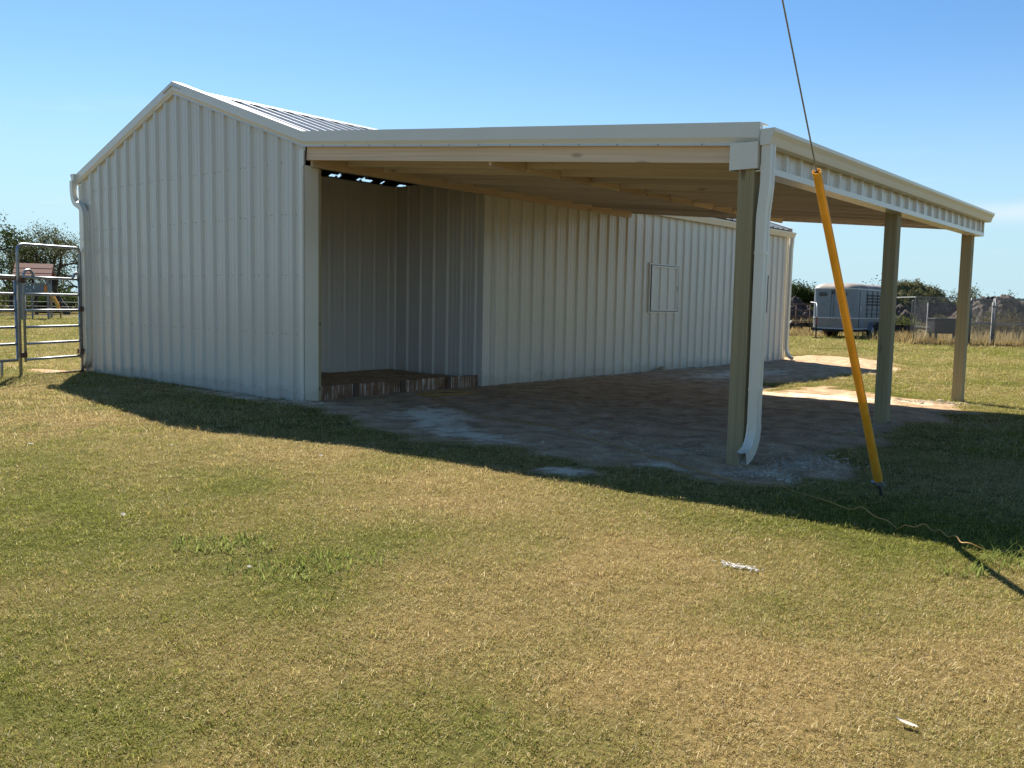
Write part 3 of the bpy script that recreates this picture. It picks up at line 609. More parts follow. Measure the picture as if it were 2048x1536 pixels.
# ------------------------------------------------------------------ gravel and stones
def rock_mesh(name, seed, sub=1):
    bm = bmesh.new(); bmesh.ops.create_icosphere(bm, subdivisions=sub, radius=1); q = np.random.default_rng(seed)
    s_ = (.8+.5*q.random(), .6+.4*q.random(), .4+.3*q.random())
    for v in bm.verts: v.co = Vector((v.co.x*s_[0], v.co.y*s_[1], v.co.z*s_[2]))*(.8+.4*q.random())
    me = bpy.data.meshes.new(name); bm.to_mesh(me); bm.free(); return me
MAT['stone'] = simple('limestone', (.24,.19,.13), (.58,.49,.37), 2.6, .95, spec=.0, bs=.3, bd=.01)
protos = [rock_mesh('stone', k) for k in range(6)]; pv = [np.array([v.co[:] for v in p.vertices]) for p in protos]; pf = [np.array([list(f.vertices) for f in p.polygons]) for p in protos]
def gravel(zones, name, label):
    V = []; F = []; b0 = 0
    for (cx_, cy_, rx, ry, ang, n_, s0, s1) in zones:
        for i in range(n_):
            a = rng.random()*6.283; d = abs(rng.normal(0,.5)); ux, uy = d*math.cos(a)*rx, d*math.sin(a)*ry; x = cx_+ux*math.cos(ang)-uy*math.sin(ang); y = cy_+ux*math.sin(ang)+uy*math.cos(ang)
            if x < .02 and y > -.05: continue
            k = rng.integers(0, 6); s_ = s0+(s1-s0)*rng.random()**3; c, sn_ = math.cos(a*7), math.sin(a*7); P = pv[k]*s_
            Q = np.stack([P[:,0]*c-P[:,1]*sn_+x, P[:,0]*sn_+P[:,1]*c+y, P[:,2]+float(dz(x, y))+s_*.05], 1); V.append(Q); F.append(pf[k]+b0); b0 += len(Q)
    me = bpy.data.meshes.new(name); me.from_pydata(np.concatenate(V).tolist(), [], np.concatenate(F).tolist()); me.update()
    o = link(name, me, MAT['stone'], kind='stuff'); o['label'] = label; return o
gravel([(6.25,.3,.55,1.1,.1,900,.006,.022),(6.2,-.35,.55,.35,0,380,.006,.022),(5.2,.2,1.3,.8,.4,600,.005,.016),(4.0,.6,1.6,1.2,0,500,.004,.012),(5.95,6.85,.45,.45,0,420,.008,.03),(5.4,6.6,.7,.35,.2,220,.006,.022),(5.9,3.2,.5,1.2,0,500,.005,.018),(5.5,-.75,.4,.25,0,260,.005,.013),(4.2,3.6,2.0,2.5,0,600,.004,.012)], 'gravel', 'crushed limestone gravel round the lean-to posts')
gravel([(-1.1,-.16,1.3,.12,0,420,.006,.03),(.2,-.25,.5,.2,0,200,.006,.03),(-4,-.1,2,.05,0,200,.005,.02),(.12,5.5,.07,2.2,0,300,.008,.035),(.14,9.5,.08,2.5,0,260,.008,.035),(.6,1.8,.7,1.6,0,260,.004,.014)], 'soil_clods', 'crumbled soil and stones along the foot of the barn walls')
def stone(x, y, s_, k, label):
    me = rock_mesh('stone', 50+k, 2); o = link('stone', me, MAT['stone'], smooth=True); o.scale = (s_,)*3; o.location = (x, y, float(dz(x, y))+s_*.2); tag(o, label, 'stone')
for i, a_ in enumerate([(6.34,.18,.032,'white stone lying in gravel just right of the front downspout'), (6.28,.98,.028,'pale stone in a row of stones behind the front post'), (6.1,.92,.024,'small pale stone left of the row behind the front post'), (6.42,.92,.026,'pale stone nearest the yellow guard behind the front post'),
    (5.62,7.0,.055,'large white stone at the foot of the farthest post'), (5.55,6.78,.035,'pale stone left of the farthest post in sunlight'), (5.95,6.78,.03,'pale stone in front of the farthest post'), (.16,8.4,.09,'grey clod of rock leaning on the wall below the shutter')]): stone(*a_[:3], i, a_[3])

# ------------------------------------------------------------------ extension cord
MAT['cord'] = flat('orange_cord', (.42,.24,.05), .6)
ck = [(0.75,1.62),(.84,1.42),(1.16,1.21),(1.45,1.14),(2.24,.70),(3.15,.59),(3.4,.63),(4.26,.14),(5.11,-.24),(5.35,-.31),(5.82,-.58),(6.2,-.75),(6.52,-.68),(7.1,-1.1),(7.29,-1.17),(7.49,-1.33),(7.6,-1.39),(7.68,-1.31),(7.76,-1.3),(7.88,-1.47),(7.97,-1.53),(8.17,-1.46),(8.27,-1.48),(8.8,-1.3),(9.6,-1.5)]
pre = []
for k in range(60):                                  # the loose coil by the toe board
    a = k/60*6.283*2.6; rr = .42+.06*math.sin(a*1.7)+.03*math.sin(k); pre.append((.55+.17*math.sin(a+.4)*(1+.2*math.sin(a*.33)), 1.95+rr*1.15*math.cos(a)*(.8+.2*math.sin(k*.11)), .012+.006*(k/30)))
def cat_(P, n=8):
    out = []
    for i in range(len(P)-1):
        p0, p1, p2, p3 = [Vector(P[max(0,min(len(P)-1,j))]) for j in (i-1,i,i+1,i+2)]
        for k in range(n):
            t = k/n; out.append(.5*((2*p1)+(p2-p0)*t+(2*p0-5*p1+4*p2-p3)*t*t+(3*p1-p0-3*p2+p3)*t**3))
    out.append(Vector(P[-1])); return out
cl = [Vector(p) for p in pre]+cat_([(x, y, 0) for x, y in ck], 10)
cl = [Vector((p.x, p.y, max(float(dz(p.x,p.y)), float(gz(p.x,p.y)))+.006+p.z+(.022+.014*math.sin(i*.23)+.01*math.sin(i*.61) if dirt_mask(p.x,p.y) < .3 else 0))) for i, p in enumerate(cl)]
tag(MB().tube(cl, .0042, 6).build('extension_cord', MAT['cord'], smooth=True), 'orange extension cord coiled by the stall and trailing across the lawn', 'cord')

# ------------------------------------------------------------------ guy wire with its yellow guard
g0 = Vector((7.159,-.452,0)); gd = Vector((.085,-.945,1)).normalized()
guy = empty('guy_wire', g0, 'slanting steel guy wire with a yellow plastic guard sleeve and ground anchor', 'guy wire')
def gp(s_): return gd*s_
MB().tube([gp(.26), gp(13)], .0042, 6).build('wire', MAT['wire'], guy, smooth=True)
MB().tube([gp(-.35), gp(.13)], .010, 8).build('anchor_rod', MAT['dark'], guy, smooth=True)
side = gd.cross(Vector((0,0,1))).normalized(); nrm = side.cross(gd)
eye = [gp(.15)+side*.022*math.cos(k*.524)+gd*.034*math.sin(k*.524) for k in range(13)]; MB().tube(eye, .007, 6).build('thimble_eye', MAT['galv'], guy, smooth=True)
mb = MB(); mb.obox(gp(.155)+side*.03, gd, side, nrm, (.012,.018,.012)); mb.build('clamp', MAT['galv'], guy)
bo = MB().tube([gp(.135)-side*.045, gp(.135)+side*.045], .006, 6).build('bolt', MAT['galv'], guy)
MB().tube([gp(.17), gp(.46)], .011, 8).build('wire_grip', MAT['galv'], guy, smooth=True)
# the guard: a slit sleeve, slightly flared at its foot, open at the top
n_ = 22; a0 = .28; secs = [(.20,.031),(.24,.031),(.45,.028),(.9,.0265),(1.6,.0245),(2.3,.0225),(2.705,.0215),(2.715,.0225),(2.735,.0225)]; mb = MB(); V = []; F = []
axx, axy = (nrm*math.cos(.6)+side*math.sin(.6)), (-nrm*math.sin(.6)+side*math.cos(.6))
for inn in (0, 1):
    for (s_, r_) in secs:
        for k in range(n_+1):
            a = a0+(2*math.pi-2*a0)*k/n_; q = gp(s_)+(axx*math.cos(a)+axy*math.sin(a))*(r_-.0028*inn); V.append(q)
m_ = len(secs); k1 = n_+1; off = m_*k1
for i in range(m_-1):
    for k in range(n_): a = i*k1+k; F += [(a,a+1,a+1+k1,a+k1),(off+a,off+a+k1,off+a+1+k1,off+a+1)]
    for k in (0, n_): a = i*k1+k; F.append((a,a+k1,off+a+k1,off+a))
for i in (0, m_-1):
    for k in range(n_): a = i*k1+k; F.append((a,a+1,off+a+1,off+a))
mb.add(V, F); mb.build('guard_sleeve', MAT['yellow'], guy, smooth=50)
mb = MB(); mb.obox(gp(2.715)+axx*.002, gd, side, nrm, (.02,.007,.007)); mb.build('sleeve_clip', MAT['dark'], guy)

# ------------------------------------------------------------------ gate and pen panel at the left barn corner
H = Vector((-5.93,-.14,0)); Lp = Vector((-5.36,-1.32,0)); gdv = (Lp-H).normalized(); GW = (Lp-H).length
gate = empty('bow_gate', H, 'galvanised walk-through gate with an overhead bow beside the barn corner', 'gate', None, math.atan2(gdv.y, gdv.x))
RZ = [.285,.53,.785,1.04,1.29,1.55]
bw = [(GW,0,-.05),(GW,0,1.90)]+arc((GW,0,1.93),(GW,0,2.04),(GW-.12,0,2.045),5)+[(.14,0,2.06)]+arc((.10,0,2.06),(.0,0,2.06),(.0,0,1.94),5)+[(0,0,-.05)]
MB().tube(bw, .024, 8).build('bow_frame', MAT['galv'], gate, smooth=True)
MB().tube([(0,0,.03),(GW,0,.03)], .020, 8).build('threshold_bar', MAT['rust'], gate, smooth=True)
lf = [(GW-.07,.03,.25),(GW-.07,.03,1.56)]+arc((GW-.07,.03,1.56),(GW-.075,.03,1.66),(GW-.17,.03,1.66),4)+arc((GW-.20,.03,1.66),(GW-.26,.03,1.63),(GW-.27,.03,1.56),4)
MB().tube(lf, .020, 8).build('gate_stile', MAT['galv'], gate, smooth=True)
lf = [(.07,.03,.25),(.07,.03,1.56)]+arc((.07,.03,1.56),(.075,.03,1.66),(.14,.03,1.66),4)+[(.22,.03,1.56)]
MB().tube(lf, .020, 8).build('gate_stile', MAT['galv'], gate, smooth=True)
for z_ in RZ: MB().tube([(.05,.03,z_),(GW-.08,.03,z_)], .020, 8).build('rail', MAT['galv'], gate, smooth=True)
for x_, z_ in ((GW-.03,1.50),(GW-.03,.36),(.03,.36),(.03,1.06)): MB().box((x_-.045,-.03,z_-.04),(x_+.045,.06,z_+.04)).build('hinge_clamp', MAT['rust'], gate)
L2 = Lp+gdv*.06; pan = empty('pen_panel', L2, 'galvanised livestock panel joined to the bow gate, cut by the left edge', 'fence panel', None, math.atan2(gdv.y, gdv.x))
for z_ in RZ[1:5]: MB().tube([(0,0,z_),(3.2,0,z_)], .020, 8).build('rail', MAT['galv'], pan, smooth=True)
fr = [(.10,0,.285)]+[(3.2,0,.285)]; 
MB().tube([(0,0,1.55),(3.1,0,1.55)]+arc((3.12,0,1.55),(3.2,0,1.55),(3.2,0,1.45),4)+[(3.2,0,.285),(0,0,.285),(0,0,1.5)], .022, 8).build('frame', MAT['galv'], pan, smooth=True)
for x_ in (.30, 2.9): MB().tube([(x_-.06,0,.285)]+arc((x_-.02,0,.28),(x_,0,.27),(x_,0,.22),3)+[(x_,0,-.03)], .020, 8).build('leg', MAT['galv'], pan, smooth=True)

# ------------------------------------------------------------------ trees and scrub
MAT['bark'] = simple('bark', (.035,.028,.022), (.08,.065,.05), 4, .9, bs=.4, bd=.02)
MAT['leafdk'] = leafmat('dark_leaves', (.022,.038,.010), (.060,.080,.022), .3)
MAT['leafol'] = leafmat('olive_leaves', (.04,.048,.016), (.105,.11,.04), .35)
MAT['leafbr'] = leafmat('dry_scrub_leaves', (.075,.055,.028), (.13,.12,.05), .35)
MAT['leafgr'] = leafmat('scrub_leaves', (.05,.065,.02), (.12,.13,.045), .35)
MAT['straw'] = leafmat('tall_dry_stems', (.26,.18,.07), (.40,.32,.16), .4)
def leaves(mb_v, mb_f, centres, n, spread, size, q):
    c = centres[q.integers(0, len(centres), n)] + q.normal(0, 1, (n, 3))*spread
    a = q.normal(0, 1, (n, 3)); a /= np.linalg.norm(a, axis=1)[:,None]; b_ = np.cross(a, q.normal(0, 1, (n, 3))); b_ /= np.linalg.norm(b_, axis=1)[:,None]
    s_ = (size*(.6+.8*q.random(n)))[:,None]
    V = np.stack([c-a*s_, c+b_*s_*.45, c+a*s_, c-b_*s_*.45], 1).reshape(-1, 3); base = len(mb_v)
    mb_v.extend(V.tolist()); mb_f.extend((np.arange(n*4).reshape(n, 4)+base).tolist())
def tree(x, y, h, spread, seed, leafm, label, nl=4500, trunk_h=.28, lean=0, size=.11, cl=.34, rad=.16, name='tree', group=None, cat='tree', limbs=4, depth=4):
    q = np.random.default_rng(seed); root = empty(name, (x, y, -.02), label, cat, group)
    mb = MB(); tips = []; mids = []
    def grow(p, d, ln, r, lev):
        n = 4; path = [p]; dd = d.copy()
        for k in range(n):
            dd = dd + Vector(q.normal(0, .16, 3)) + Vector((0, 0, .05 if lev else .0)); dd.normalize(); path.append(path[-1]+dd*ln/n)
        r1 = r*.62; mb.tube(path, [r+(r1-r)*k/n for k in range(n+1)], 6 if lev < 2 else 4, cap=False)
        if lev >= 2: mids.extend([path[2], path[3]])
        if lev == depth-1: tips.append(path[-1]); mids.append(path[-1]); return
        for i in range(limbs if lev == 0 else (3 if lev < 3 else 2)):
            az = i*6.283/(limbs if lev == 0 else 3)+q.random()*1.6; out = .5+.55*q.random()
            u = dd.cross(Vector((.3,.2,1))).normalized(); w = dd.cross(u)
            nd = (dd*math.cos(out)+(u*math.cos(az)+w*math.sin(az))*math.sin(out)*spread+Vector((0,0,.10))).normalized()
            grow(path[-1] if i < 2 or lev == 0 else path[3], nd, ln*(.66+.22*q.random())*(1.25 if lev == 0 else 1), r1*.8, lev+1)
    grow(Vector((0,0,0)), Vector((lean, 0, 1)).normalized(), h*trunk_h, rad, 0)
    top = max(t.z for t in tips)+cl; f = h/top
    mb.v = [(a*f**.5, b_*f**.5, c*f) for a, b_, c in mb.v]
    C_ = np.array([(t.x*f**.5, t.y*f**.5, t.z*f) for t in tips+mids]); C_ = C_[q.random(len(C_)) > .12]
    mb.build('trunk', MAT['bark'], root, recalc=False)
    V, F = [], []; leaves(V, F, C_, nl, cl, size, q)
    me = bpy.data.meshes.new('crown'); me.from_pydata(V, [], F); me.update(); link('crown', me, leafm, root)
    return root
def bush(x, y, rx, h, seed, leafm, label, nl=1600, size=.10, group=None, ry=None):
    q = np.random.default_rng(seed); root = empty('bush', (x, y, -.02), label, 'bush', group); mb = MB(); tips = []
    for i in range(16):
        a = q.random()*6.283; r_ = rx*math.sqrt(q.random()); e = Vector((r_*math.cos(a), (ry or rx)*r_/rx*math.sin(a), h*(.55+.4*q.random())*(1-.35*(r_/rx)**2)))
        mid_ = e*.5+Vector(q.normal(0, .12, 3)); mb.tube([Vector((e.x*.2, e.y*.2, 0)), mid_, e], [.025, .016, .006], 4, cap=False)
        for k in range(5): t = .35+.65*k/4; p = Vector((e.x*.2,e.y*.2,0))*(1-t)**2+mid_*2*t*(1-t)+e*t*t; tips.append(p)
    mb.build('stems', MAT['bark'], root, recalc=False); V, F = [], []; leaves(V, F, np.array([p[:] for p in tips]), int(nl*2.2), min(.20, rx*.2), size*.8, q)
    V = [(a, b_, max(c, .02)) for a, b_, c in V]; me = bpy.data.meshes.new('foliage'); me.from_pydata(V, [], F); me.update(); link('foliage', me, leafm, root); return root
GT = 'trees beyond the playset'
tree(-53.0,14.3,7.2,1.2,3,MAT['leafdk'],'tall dark green tree cut by the left edge of the photo',9500,.26,0,.085,.36,.20,group=GT)
tree(-55.5,17.6,6.0,1.1,5,MAT['leafol'],'olive tree with a thin crown directly behind the playset roof',4200,.25,.1,.065,.30,.15,group=GT)
tree(-50.8,18.75,5.9,1.15,8,MAT['leafol'],'open crowned tree with a stout forked trunk nearest the barn corner',4400,.24,.06,.065,.30,.22,group=GT)
tree(-61.75,19.3,5.0,1.2,11,MAT['leafdk'],'low dark tree behind the swing beam, left of the playset roof',4500,.22,-.1,.08,.36,.15,group=GT)
tree(-52.5,17.5,3.9,1.0,14,MAT['leafol'],'small leaning tree between the playset and the forked tree',2000,.26,.35,.065,.26,.12,group=GT)
tree(-57.5,23.6,5.6,1.1,17,MAT['leafdk'],'tree mostly hidden behind the barn left wall',4000,.24,0,.07,.34,.17,group=GT)
GB = 'bushes under the left trees'
for i, (x, y, r_, h_, mt, lb) in enumerate([(-57,13.2,1.6,1.7,'leafbr','brown dry bush at the left photo edge under the dark tree'),(-56,15.5,1.3,1.3,'leafgr','green bush behind the swing frame'),(-56.5,20.3,1.5,1.2,'leafdk','dark low bush right of the forked trunk')]): bush(x, y, r_, h_, 60+i, MAT[mt], lb, 1500, .11, GB)
# far dark hedge on the left horizon and far scrub line all round (one mass)
V, F = [], []; q = np.random.default_rng(5); cs2 = []
for k in range(2600):
    a = fa+(q.random()*2-1)*.95; d = 150+110*q.random(); hmax = .9+2.4*float(vn(a*40, 0, 1, 3))*(.6+.8*float(vn(a*9, 2, 1, 5))); cs2.append((CAM.x+d*math.cos(a), CAM.y+d*math.sin(a), hmax*q.random()))
leaves(V, F, np.array(cs2), 30000, .5, .42, q); V = [(a, b_, max(c, 0)) for a, b_, c in V]
me = bpy.data.meshes.new('far_scrub'); me.from_pydata(V, [], F); me.update(); o = link('far_scrub', me, MAT['leafdk'], kind='stuff'); o['label'] = 'far low line of dark scrub along the horizon'
V, F = [], []; cs2 = []
for k in range(700): t = q.random(); cs2.append((-75+24*t, 10+28*t+q.normal(0,.5), 1.25*q.random()))
leaves(V, F, np.array(cs2), 9000, .22, .14, q); V = [(a, b_, max(c, 0)) for a, b_, c in V]
me = bpy.data.meshes.new('hedge'); me.from_pydata(V, [], F); me.update(); o = link('hedge', me, MAT['leafdk'], kind='stuff'); o['label'] = 'dark low hedge behind the left lawn'

# ------------------------------------------------------------------ playset on the left lawn
MAT['redroof'] = flat('red_brown_boards', (.20,.065,.04), .8); MAT['bluegrey'] = flat('weathered_blue_boards', (.16,.20,.24), .8); MAT['greywood'] = flat('weathered_grey_wood', (.26,.25,.23), .85); MAT['orange'] = flat('orange_plastic', (.62,.20,.04), .5); MAT['cedar'] = flat('cedar_wood', (.15,.075,.04), .8); MAT['slide'] = flat('yellow_slide_plastic', (.72,.42,.10), .45)
ps = empty('playset', (-40.46,12.76,0), 'wooden playset with red brown gable roof and swing beam on the far left lawn', 'playset', None, YAW+.35)
for x_, y_ in ((-.62,-.5),(-.62,.6),(.62,-.5),(.62,.6)): MB().box((x_-.05,y_-.05,-.05),(x_+.05,y_+.05,2.30)).build('post', MAT['greywood'], ps)
MB().box((-.16,-.56,-.05),(-.08,-.48,1.30)).build('post', MAT['greywood'], ps)
MB().box((-.70,-.58,1.28),(.70,.68,1.36)).build('deck', MAT['bluegrey'], ps)
for k in range(7): MB().box((-.66+.16*k,-.575,1.38),(-.66+.16*k+.145,-.55,1.80+(.0 if k != 3 else -.02))).build('board', MAT['bluegrey'], ps)
MB().box((.45,-.585,1.42),(.60,-.56,1.74)).build('board', MAT['orange'], ps)
MB().box((-.68,-.59,1.80),(.68,-.55,1.87)).build('rail', MAT['greywood'], ps); MB().box((.64,-.5,1.40),(.67,.6,1.85)).build('side_panel', MAT['bluegrey'], ps); MB().box((-.67,-.5,1.40),(-.64,.6,1.85)).build('side_panel', MAT['orange'], ps)
for sg in (-1, 1):
    for k in range(5):
        t0, t1 = k/5, (k+1)/5; mb = MB(); y0, z0 = sg*.95*(1-t0), 2.22+.66*t0+.012*(k%2); y1, z1 = sg*.95*(1-t1)-.0*sg, 2.22+.66*t1+.012*(k%2)
        mb.add([(-.95,y0+.05,z0),(.85,y0+.05,z0),(.85,y1+.05,z1),(-.95,y1+.05,z1),(-.95,y0+.05,z0+.03),(.85,y0+.05,z0+.03),(.85,y1+.05,z1+.03),(-.95,y1+.05,z1+.03)], [(0,3,2,1),(4,5,6,7),(0,1,5,4),(1,2,6,5),(2,3,7,6),(3,0,4,7)]); mb.build('roof_board', MAT['redroof'], ps)
for x_ in (.80, -.90):
    pr_ = [(-.90,2.22),(-.55,2.22)]+[(-.45*math.cos(a), 2.22+.28*math.sin(a)) for a in (0,.5,1,1.57,2.1,2.6,3.14)]+[(.6,2.22),(1.0,2.22),(.05,2.87)]
    n_ = len(pr_); MB().add([(x_,a,b_) for a, b_ in pr_]+[(x_+.04,a,b_) for a, b_ in pr_], [tuple(range(n_)), tuple(reversed(range(n_,2*n_)))]+[(k,(k+1)%n_,n_+(k+1)%n_,n_+k) for k in range(n_)]).build('gable_board', MAT['redroof'], ps)
MB().box((-3.1,-.05,2.0),(-.62,.06,2.12)).build('swing_beam', MAT['cedar'], ps)
for sg in (-1,1): MB().tube([(-3.0,sg*.06,2.1),(-3.0+.1*sg,sg*1.0,-.03)], .06, 4).build('swing_leg', MAT['cedar'], ps)
for x_ in (-2.5,-1.9,-1.5,-1.0): MB().tube([(x_,0,2.0),(x_,.02,.62)], .012, 4).build('swing_rope', MAT['dark'], ps)
for x_ in (-2.2,-1.25): MB().box((x_-.32,-.1,.58),(x_+.28,.12,.62)).build('swing_seat', MAT['dark'], ps)
sl_ = [(.64,.1,1.36),(.80,.1,1.1),(.95,.15,.75),(1.0,.2,.48),(1.12,.2,.40)]
MB().tube(sl_, 1, sect=[(-.04,-.2),(.10,-.2),(.10,-.17),(-.01,-.16),(-.01,.16),(.10,.17),(.10,.2),(-.04,.2)], ref=(1,0,.6)).build('slide', MAT['slide'], ps)
# wire fence on the left
fe = empty('wire_fence', (-40.73,14.1,0), 'thin wire fence with dark steel posts crossing the left lawn', 'fence')
fd = Vector((7.48,6.33,0)).normalized()
for k in (-2,-1,0,1,2,3): p = fd*4.2*k; MB().box((p.x-.025,p.y-.025,-.1),(p.x+.025,p.y+.025,1.02)).build('fence_post', MAT['dark'], fe)
for z_ in (.15,.40,.65,.90): MB().tube([fd*-8.4+Vector((0,0,z_)), fd*12.6+Vector((0,0,z_))], .007, 3).build('fence_wire', MAT['wire'], fe)

# ------------------------------------------------------------------ horse trailer
MAT['tbody'] = flat('trailer_aluminium', (.17,.20,.235), .45, .2); MAT['tlow'] = flat('trailer_lower_panel', (.20,.19,.18), .5); MAT['ttrim'] = flat('trailer_white_trim', (.52,.53,.54), .4); MAT['troof'] = simple('stained_roof', (.14,.11,.09), (.30,.26,.22), 1.2, .6); MAT['glass'] = flat('dark_window', (.015,.017,.02), .12); MAT['red'] = flat('red_paint', (.25,.03,.025), .5); MAT['white'] = flat('white_plate', (.7,.7,.7), .5)
tr_ = empty('horse_trailer', (-5.75,33.25,0), 'grey horse trailer with rounded nose and oval windows beyond the middle posts', 'trailer', None, YAW-.70)
HW, TL, RR = 1.0, 4.4, .38
def plan(w, l0, l1, r, n=6):
    P = [(-w, l1)]+[(-w+r-r*math.cos(a), l0+r-r*math.sin(a)) for a in [k/n*math.pi/2 for k in range(n+1)]]+[(w-r+r*math.sin(a), l0+r-r*math.cos(a)) for a in [k/n*math.pi/2 for k in range(n+1)]]+[(w, l1)]; return P
def loft(levels, cap=True):
    k = len(levels[0][0]); mb = MB(); V = []
    for P, z_ in levels: V += [(a, b_, z_) for a, b_ in P]
    F = []
    for i in range(len(levels)-1):
        for j in range(k): a = i*k+j; b_ = i*k+(j+1)%k; F.append((a, b_, b_+k, a+k))
    if cap: F += [tuple(reversed(range(k))), tuple(range((len(levels)-1)*k, len(levels)*k))]
    return mb.add(V, F)
loft([(plan(HW,0,TL,RR),.92),(plan(HW,0,TL,RR),2.22)]).build('body', MAT['tbody'], tr_, smooth=35)
loft([(plan(HW-.004,.004,TL,RR),.45),(plan(HW-.004,.004,TL,RR),.92)]).build('lower_panel', MAT['tlow'], tr_, smooth=35)
loft([(plan(HW,0,TL,RR),2.25),(plan(HW-.03,.05,TL,RR),2.33),(plan(HW-.12,.16,TL-.02,RR),2.42),(plan(HW-.3,.36,TL-.05,RR),2.48),(plan(HW-.6,.7,TL-.1,.3),2.51)]).build('roof', MAT['troof'], tr_, smooth=60)
for z_ in (2.215, .90, .42): loft([(plan(HW+.014,-.014,TL,RR+.01),z_),(plan(HW+.014,-.014,TL,RR+.01),z_+.045)]).build('trim_strip', MAT['ttrim'], tr_, smooth=35)
def oval(cx_, cz_, w, h, y, th=.012):
    P = [(cx_+(w-h)*(1 if math.cos(a) > 0 else -1)+h*math.cos(a), cz_+h*math.sin(a)) for a in [k*math.pi/10+.01 for k in range(20)]]
    return MB().add([(a, y-th, b_) for a, b_ in P]+[(a, y+.02, b_) for a, b_ in P], [tuple(range(20)), tuple(reversed(range(20,40)))]+[(k,(k+1)%20,20+(k+1)%20,20+k) for k in range(20)])
for cx_ in (-.47, .42): oval(cx_,1.98,.20,.095,0).build('window', MAT['glass'], tr_); 
for x_, z0, z1 in ((-.045,1.98,2.16),(.03,1.98,2.16)): MB().box((x_-.022,-.02,z0),(x_+.022,.01,z1)).build('window_latch', MAT['dark'], tr_)
for x_ in (-.1,.02): MB().box((x_,-.012,.96),(x_+.012,.01,2.2)).build('seam', MAT['dark'], tr_)
MB().box((.36,-.03,1.02),(.42,.0,1.55)).build('grab_bar', MAT['ttrim'], tr_)
# right side: door, slats, wheel arches
MB().box((HW-.005,.55,.50),(HW+.012,1.22,2.15)).build('escape_door', MAT['tbody'], tr_); MB().box((HW,.50,.48),(HW+.006,.545,2.18)).build('seam', MAT['dark'], tr_); MB().box((HW+.01,.60,1.25),(HW+.04,.66,1.45)).build('door_handle', MAT['ttrim'], tr_)
for z_ in (1.96,1.82,1.68,1.54): MB().box((HW-.03,1.36,z_-.035),(HW+.006,4.3,z_+.04)).build('slat_gap', MAT['dark'], tr_)
for y_ in (1.5,2.2,2.9,3.6): MB().box((HW,y_,.95),(HW+.02,y_+.05,2.18)).build('upright', MAT['dark'], tr_)
for z_ in (1.30,1.10,.93): MB().box((HW,1.3,z_),(HW+.012,4.3,z_+.03)).build('side_rail', MAT['dark'], tr_)
for sg in (-1,1):
    for y_ in (2.2,3.05):
        w = MB().tube([(sg*(HW-.12),y_,.33),(sg*(HW+.08),y_,.33)], .33, 18).build('wheel', MAT['rubber'], tr_, smooth=35); MB().tube([(sg*(HW+.06),y_,.33),(sg*(HW+.095),y_,.33)], .18, 12).build('rim', MAT['ttrim'], w, smooth=35)
    MB().add([(sg*HW,1.75,.35),(sg*(HW+.2),1.75,.35),(sg*(HW+.2),1.95,.74),(sg*HW,1.95,.74),(sg*(HW+.2),3.3,.74),(sg*HW,3.3,.74),(sg*(HW+.2),3.5,.35),(sg*HW,3.5,.35)], [(0,1,2,3),(3,2,4,5),(5,4,6,7)]).build('fender', MAT['tbody'], tr_)
MB().box((-HW+.06,.1,.30),(HW-.06,TL-.1,.42)).build('chassis', MAT['dark'], tr_)
MB().tube([(-.7,.1,.36),(-.32,-1.25,.42)], .05, 6).build('tongue_bar', MAT['dark'], tr_); MB().tube([(.7,.1,.36),(-.26,-1.25,.42)], .05, 6).build('tongue_bar', MAT['dark'], tr_); MB().box((-.38,-1.5,.38),(-.2,-1.2,.50)).build('coupler', MAT['dark'], tr_)
MB().tube([(-.29,-1.1,.02),(-.29,-1.1,.62)], .035, 8).build('jack', MAT['dark'], tr_); MB().tube([(-.29,-1.1,.52),(-.29,-1.1,.95)], .03, 8).build('jack_tube', MAT['red'], tr_); MB().box((-.40,-1.2,.0),(-.18,-1.0,.05)).build('jack_foot', MAT['dark'], tr_)
MB().tube([(-.29,-1.1,.95)]+arc((-.29,-1.1,1.0),(-.29,-1.1,1.55),(-.55,-.6,1.58),8)+[(-1.02,-.03,1.62)], .022, 6).build('hose', MAT['ttrim'], tr_, smooth=True)
MB().box((-.78,-.06,.28),(-.42,-.045,.42)).build('number_plate', MAT['white'], tr_)

# ------------------------------------------------------------------ pipe pens, low trailers
pp = empty('pipe_pen', (-12.0,37.9,0), 'dark pipe livestock pen left of the horse trailer', 'fence', None, YAW)
for z_ in (.35,.62,.90,1.22,1.55): MB().tube([(0,0,z_),(5.0,0,z_)], .028, 6).build('rail', MAT['rust'], pp, smooth=True)
for x_ in (0,1.2,2.0,2.55,3.3,4.2,5.0): MB().tube([(x_,0,-.1),(x_,0,1.57)], .035, 6).build('post', MAT['rust'], pp, smooth=True)
def lowtrailer(x, y, rz_, label, w=2.2, l=1.4):
    t_ = empty('utility_trailer', (x, y, 0), label, 'trailer', 'dark low trailers beside the horse trailer', rz_)
    MB().box((-w/2,-l/2,.52),(w/2,l/2,.60)).build('bed', MAT['dark'], t_); MB().box((-w/2,-l/2-.03,.40),(w/2,-l/2,.63)).build('tailboard', MAT['dark'], t_); MB().tube([(w/2,0,.5),(w/2+.9,0,.45)], .05, 6).build('tongue_bar', MAT['dark'], t_)
    for sg in (-1,1): wq = MB().tube([(.1,sg*(l/2-.05),.30),(.1,sg*(l/2+.15),.30)], .30, 16).build('wheel', MAT['rubber'], t_, smooth=35); MB().tube([(.1,sg*(l/2+.13),.30),(.1,sg*(l/2+.165),.30)], .15, 10).build('rim', MAT['rust'], wq)
    MB().add([(-.45,-l/2-.2,.45),(-.25,-l/2-.2,.72),(.45,-l/2-.2,.72),(.65,-l/2-.2,.45),(-.45,-l/2,.45),(-.25,-l/2,.72),(.45,-l/2,.72),(.65,-l/2,.45)], [(0,1,5,4),(1,2,6,5),(2,3,7,6)]).build('fender', MAT['dark'], t_)
